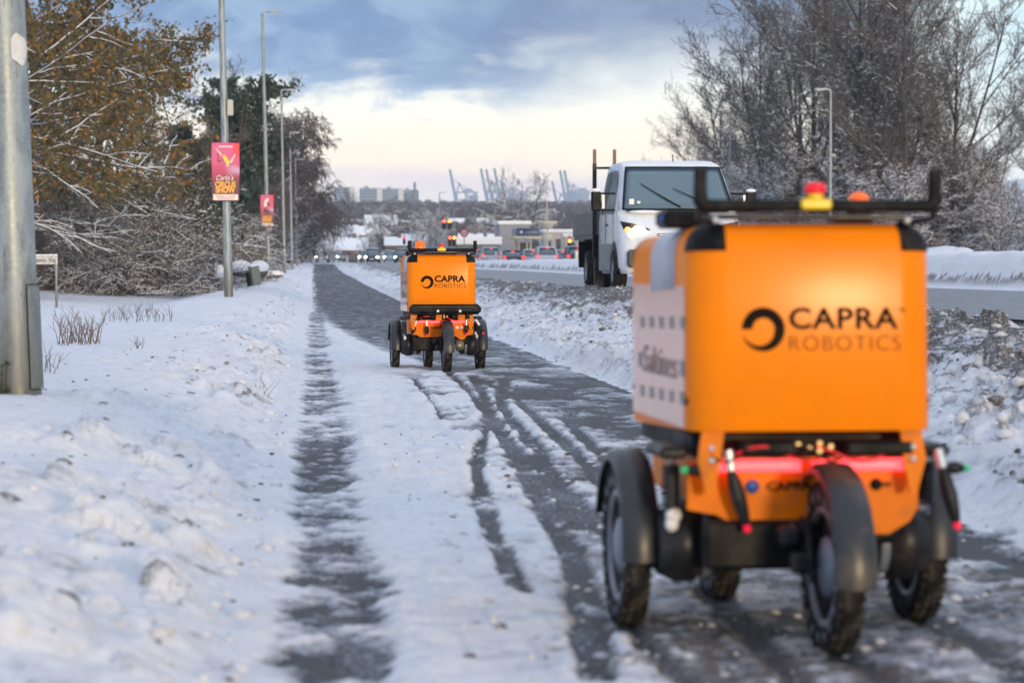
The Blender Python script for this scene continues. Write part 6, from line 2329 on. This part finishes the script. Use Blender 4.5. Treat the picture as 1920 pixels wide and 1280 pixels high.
for i, (px, yt, m, lab) in enumerate(((856, 318, M_CRB, 'leftmost blue harbour crane with its boom raised'), (914, 316, M_CRB, 'left crane of the middle trio'), (924, 318, M_CRV, 'middle crane of the trio, slightly violet'),
                                      (939, 316, M_CRB, 'right crane of the middle trio'), (1062, 320, M_CRB, 'left crane of the pair beside the truck'), (1070, 320, M_CRV, 'right crane of the pair beside the truck'),
                                      (1047, 340, M_CRV, 'short harbour crane left of the pair'))):
    crane(px + (3), yt, 4100 + 30 * i, m, lab)
for i, (px, w_px, yt, lab) in enumerate(((888, 17, 366, 'low violet harbour shed right of the leftmost crane'), (972, 36, 362, 'pale stack of containers right of the crane trio'), (1085, 40, 357, 'bluish container stacks below the crane pair'))):
    p = W(px, 4300)
    root = empty('harbour_building', (p.x, p.y, 0))
    tag(root, lab, 'harbour building')
    tp = HC + (500 - yt) * 4300 / F
    w = w_px * 4300 / F
    MB().box((0, 10, tp / 2), (w, 20, tp)).build('block', M_CRV, root)
    MB().box((w * .2, 8, tp / 2 + 2), (w * .35, 14, tp + 4)).build('upper_block', M_CRB if i == 2 else M_CRV, root)

# houses scattered on the wooded hill
rr = random.Random(77)
hs = [(640, 382, 1700, 20), (618, 385, 1500, 12), (655, 391, 1500, 18), (695, 386, 1750, 16), (720, 385, 1800, 14), (735, 390, 1700, 10), (775, 385, 1750, 18), (790, 383, 1850, 12), (812, 384, 1850, 14),
      (874, 392, 1500, 9), (832, 402, 1200, 9), (866, 404, 1100, 8), (915, 380, 1900, 10), (925, 382, 1900, 8), (945, 385, 1900, 9), (978, 388, 1600, 12), (995, 386, 1600, 10), (1003, 389, 1600, 10), (1050, 383, 1700, 11),
      (1067, 388, 1600, 10), (1080, 386, 1650, 11), (1062, 408, 1100, 9), (1078, 420, 900, 9), (705, 441, 560, 6), (855, 424, 800, 5), (835, 430, 700, 4), (905, 423, 760, 4), (925, 426, 760, 4),
      (608, 400, 1300, 12), (760, 400, 1200, 11), (815, 412, 1000, 8), (1095, 398, 1300, 10), (960, 398, 1350, 9)]
wheres = ['high on the ridge under the tower blocks', 'on the hillside', 'low on the hillside near the junction']
proto = {}
ORD = ['first', 'second', 'third', 'fourth', 'fifth', 'sixth', 'seventh', 'eighth', 'ninth', 'tenth', 'eleventh', 'twelfth', 'thirteenth']
for i, (px, y, d, w) in enumerate(hs):
    p = W(px, d)
    g = gz(p.x, p.y)
    key = i % 4
    if key not in proto:
        root = empty('hillside_house', (0, 0, 0))
        MB().box((0, 4, 1.2), (8, 8, 4.4)).build('wall', [M_WALLW, M_BRICK, M_WALLY, M_WALLW][key], root)
        r = MB()
        if key % 2 == 0:
            r.prism([(-4.4, 3.2), (0, 6.6), (4.4, 3.2)], -4.4, 4.4, 'X', Matrix.Translation((0, 4, 0)))
        else:
            r.prism([(-4.5, 3.2), (0, 6.4), (4.5, 3.2)], -.4, 8.4, 'Y')
        r.build('roof', M_ROOFS, root)
        for x in (-2, 2):
            MB().box((x, -.05, 1.8), (1.4, .1, 1.3)).build('window', M_WINF, root)
        proto[key] = root
        o = root
    else:
        o = copy_tree(proto[key])
    o.location = (p.x, p.y, max(g, HC + (500 - y) * d / F - 5) if False else g + .5)
    o.scale = (w / 8, max(.4, w / 14), min(1.2, .35 + w / 16))
    o.rotation_euler = (0, 0, rr.uniform(-.3, .3))
    zone = 0 if y < 392 and px < 830 else 1 if y < 415 else 2
    same = sorted(h[0] for h in hs if (0 if h[1] < 392 and h[0] < 830 else 1 if h[1] < 415 else 2) == zone)
    k_ = same.index(px)
    side = ORD[k_] + ' from the left' if k_ < len(same) / 2 else ORD[len(same) - 1 - k_] + ' from the right'
    tag(o, 'tiny snow-roofed house ' + wheres[zone] + ', ' + side + ' there', 'house', 'snow-roofed houses on the far hillside')

# the bare woods of the hill: one mass
rng = np.random.default_rng(99)
def far_wood(name, n, d0, d1, px0, px1, label, h0, h1, m, nt=26, seed=1, dens=None):
    r = np.random.default_rng(seed)
    d = d0 * (d1 / d0) ** r.random(n)
    px = px0 + (px1 - px0) * r.random(n)
    xr = (px - 960) * d / F
    X = xr * math.cos(YAW) + d * math.sin(YAW)
    Y = -xr * math.sin(YAW) + d * math.cos(YAW)
    if dens is not None:
        k = fbm(X / 60, Y / 60, 5, 3) > dens
        X, Y, d = X[k], Y[k], d[k]
    n = len(X)
    Z = macro(X, Y)
    H = r.uniform(h0, h1, n)
    # each crown: many thin slivers fanning out of a stem
    a = r.uniform(0, 2 * np.pi, (n, nt))
    t_ = r.random((n, nt)) ** .6
    rad = (H[:, None] * .38) * np.sqrt(np.clip(1 - (2 * t_ - .95) ** 2, .02, 1)) * r.uniform(.4, 1.0, (n, nt))
    cx = X[:, None] + rad * np.cos(a)
    cy = Y[:, None] + rad * np.sin(a) * .7
    cz = Z[:, None] + H[:, None] * (.15 + .85 * t_)
    bx = X[:, None] + rad * np.cos(a) * .25
    by = Y[:, None] + rad * np.sin(a) * .2
    bz = cz - H[:, None] * r.uniform(.12, .30, (n, nt))
    s = H[:, None] * r.uniform(.035, .075, (n, nt))
    P0 = np.stack([bx, by, bz], -1)
    P1 = np.stack([cx, cy, cz], -1)
    off = np.stack([s, s * 0, s * .4], -1)
    V = np.stack([P0, P1 + off, P1 - off * .6], 2).reshape(-1, 3)
    Fc = np.arange(len(V)).reshape(-1, 3)
    me = npmesh(name, V, Fc, False)
    o = link(name, me, m)
    tag(o, label, 'far wood', kind='stuff')


M_FWOOD = leaf_material('far_wood_twigs', (.050, .038, .045), (.085, .065, .070), (.13, .10, .10))
far_wood('far_hill_wood', 5200, 1150, 2150, 560, 1500, 'purple-brown bare wood covering the far hill', 8, 14, M_FWOOD, 26, 3)
far_wood('ridge_wood', 1500, 1900, 2350, 600, 1300, 'thin line of bare trees along the ridge', 8, 13, M_FWOOD, 24, 4)
far_wood('valley_wood', 2600, 770, 1150, 560, 1400, 'bare brown copses between the houses below the hill', 5, 8, M_FWOOD, 46, 6, dens=-.05)
far_wood('garden_thickets', 2600, 455, 770, 600, 1400, 'low brown garden trees and hedges between the houses', 1.6, 3.6, M_FWOOD, 40, 8, dens=-.25)
# a few trees one can tell apart round the junction
for i, (px, d, key, s, lab) in enumerate(((985, 370, 'thicket', 2.1, 'spreading bare tree whose top breaks the skyline right of the cranes'), (940, 330, 'bare_a', .50, 'small round bare tree between kiosk and filling station'),
                                          (716, 520, 'thicket', 1.6, 'dark bushy tree in front of the steep white roof'), (690, 400, 'thicket', .75, 'brown bush behind the central oncoming car'),
                                          (800, 450, 'thicket', 1.4, 'olive-grey poplar clump above the robot handle, left'), (815, 440, 'thicket', 1.5, 'olive-grey poplar clump above the robot handle, right'),
                                          (775, 500, 'bare_a', .7, 'bare tree behind the pink traffic light'), (632, 470, 'evergreen', 1.6, 'small dark green tree above the brown house'),
                                          (690, 610, 'evergreen', 1.9, 'dark conifer standing left of the steep white roof'), (1060, 400, 'bare_a', .55, 'bare tree behind the pale shop'),
                                          (615, 300, 'thicket', .55, 'bush at the right foot of the left tree row'), (900, 470, 'thicket', 1.2, 'brown tree behind the white-roofed house'),
                                          (655, 600, 'bare_a', .9, 'bare tree left of the long pale building'), (745, 640, 'bare_b', .9, 'bare tree right of the steep white roof'))):
    at(px, d, key, 'distant_tree', i * 1.3, s, lab, 'tree')

# ---------------------------------------------------------------- air
HZ = bpy.data.materials.new('haze')
HZ.use_nodes = True
t = NT(HZ.node_tree)
out = t.n('ShaderNodeOutputMaterial')
pv = t.n('ShaderNodeVolumePrincipled')
pv.inputs['Color'].default_value = (.80, .86, .95, 1)
pv.inputs['Density'].default_value = 2.0e-4
pv.inputs['Anisotropy'].default_value = .2
t.link(pv.outputs[0], out.inputs['Volume'])
zmin, zmax = -6.0, 130.0
hz = MB().box((200, 4400, (zmin + zmax) / 2), (8000, 9600, zmax - zmin)).build('haze', HZ)
tag(hz, kind='stuff')
tag(hz, 'thin winter haze in the air over the whole scene', 'haze')
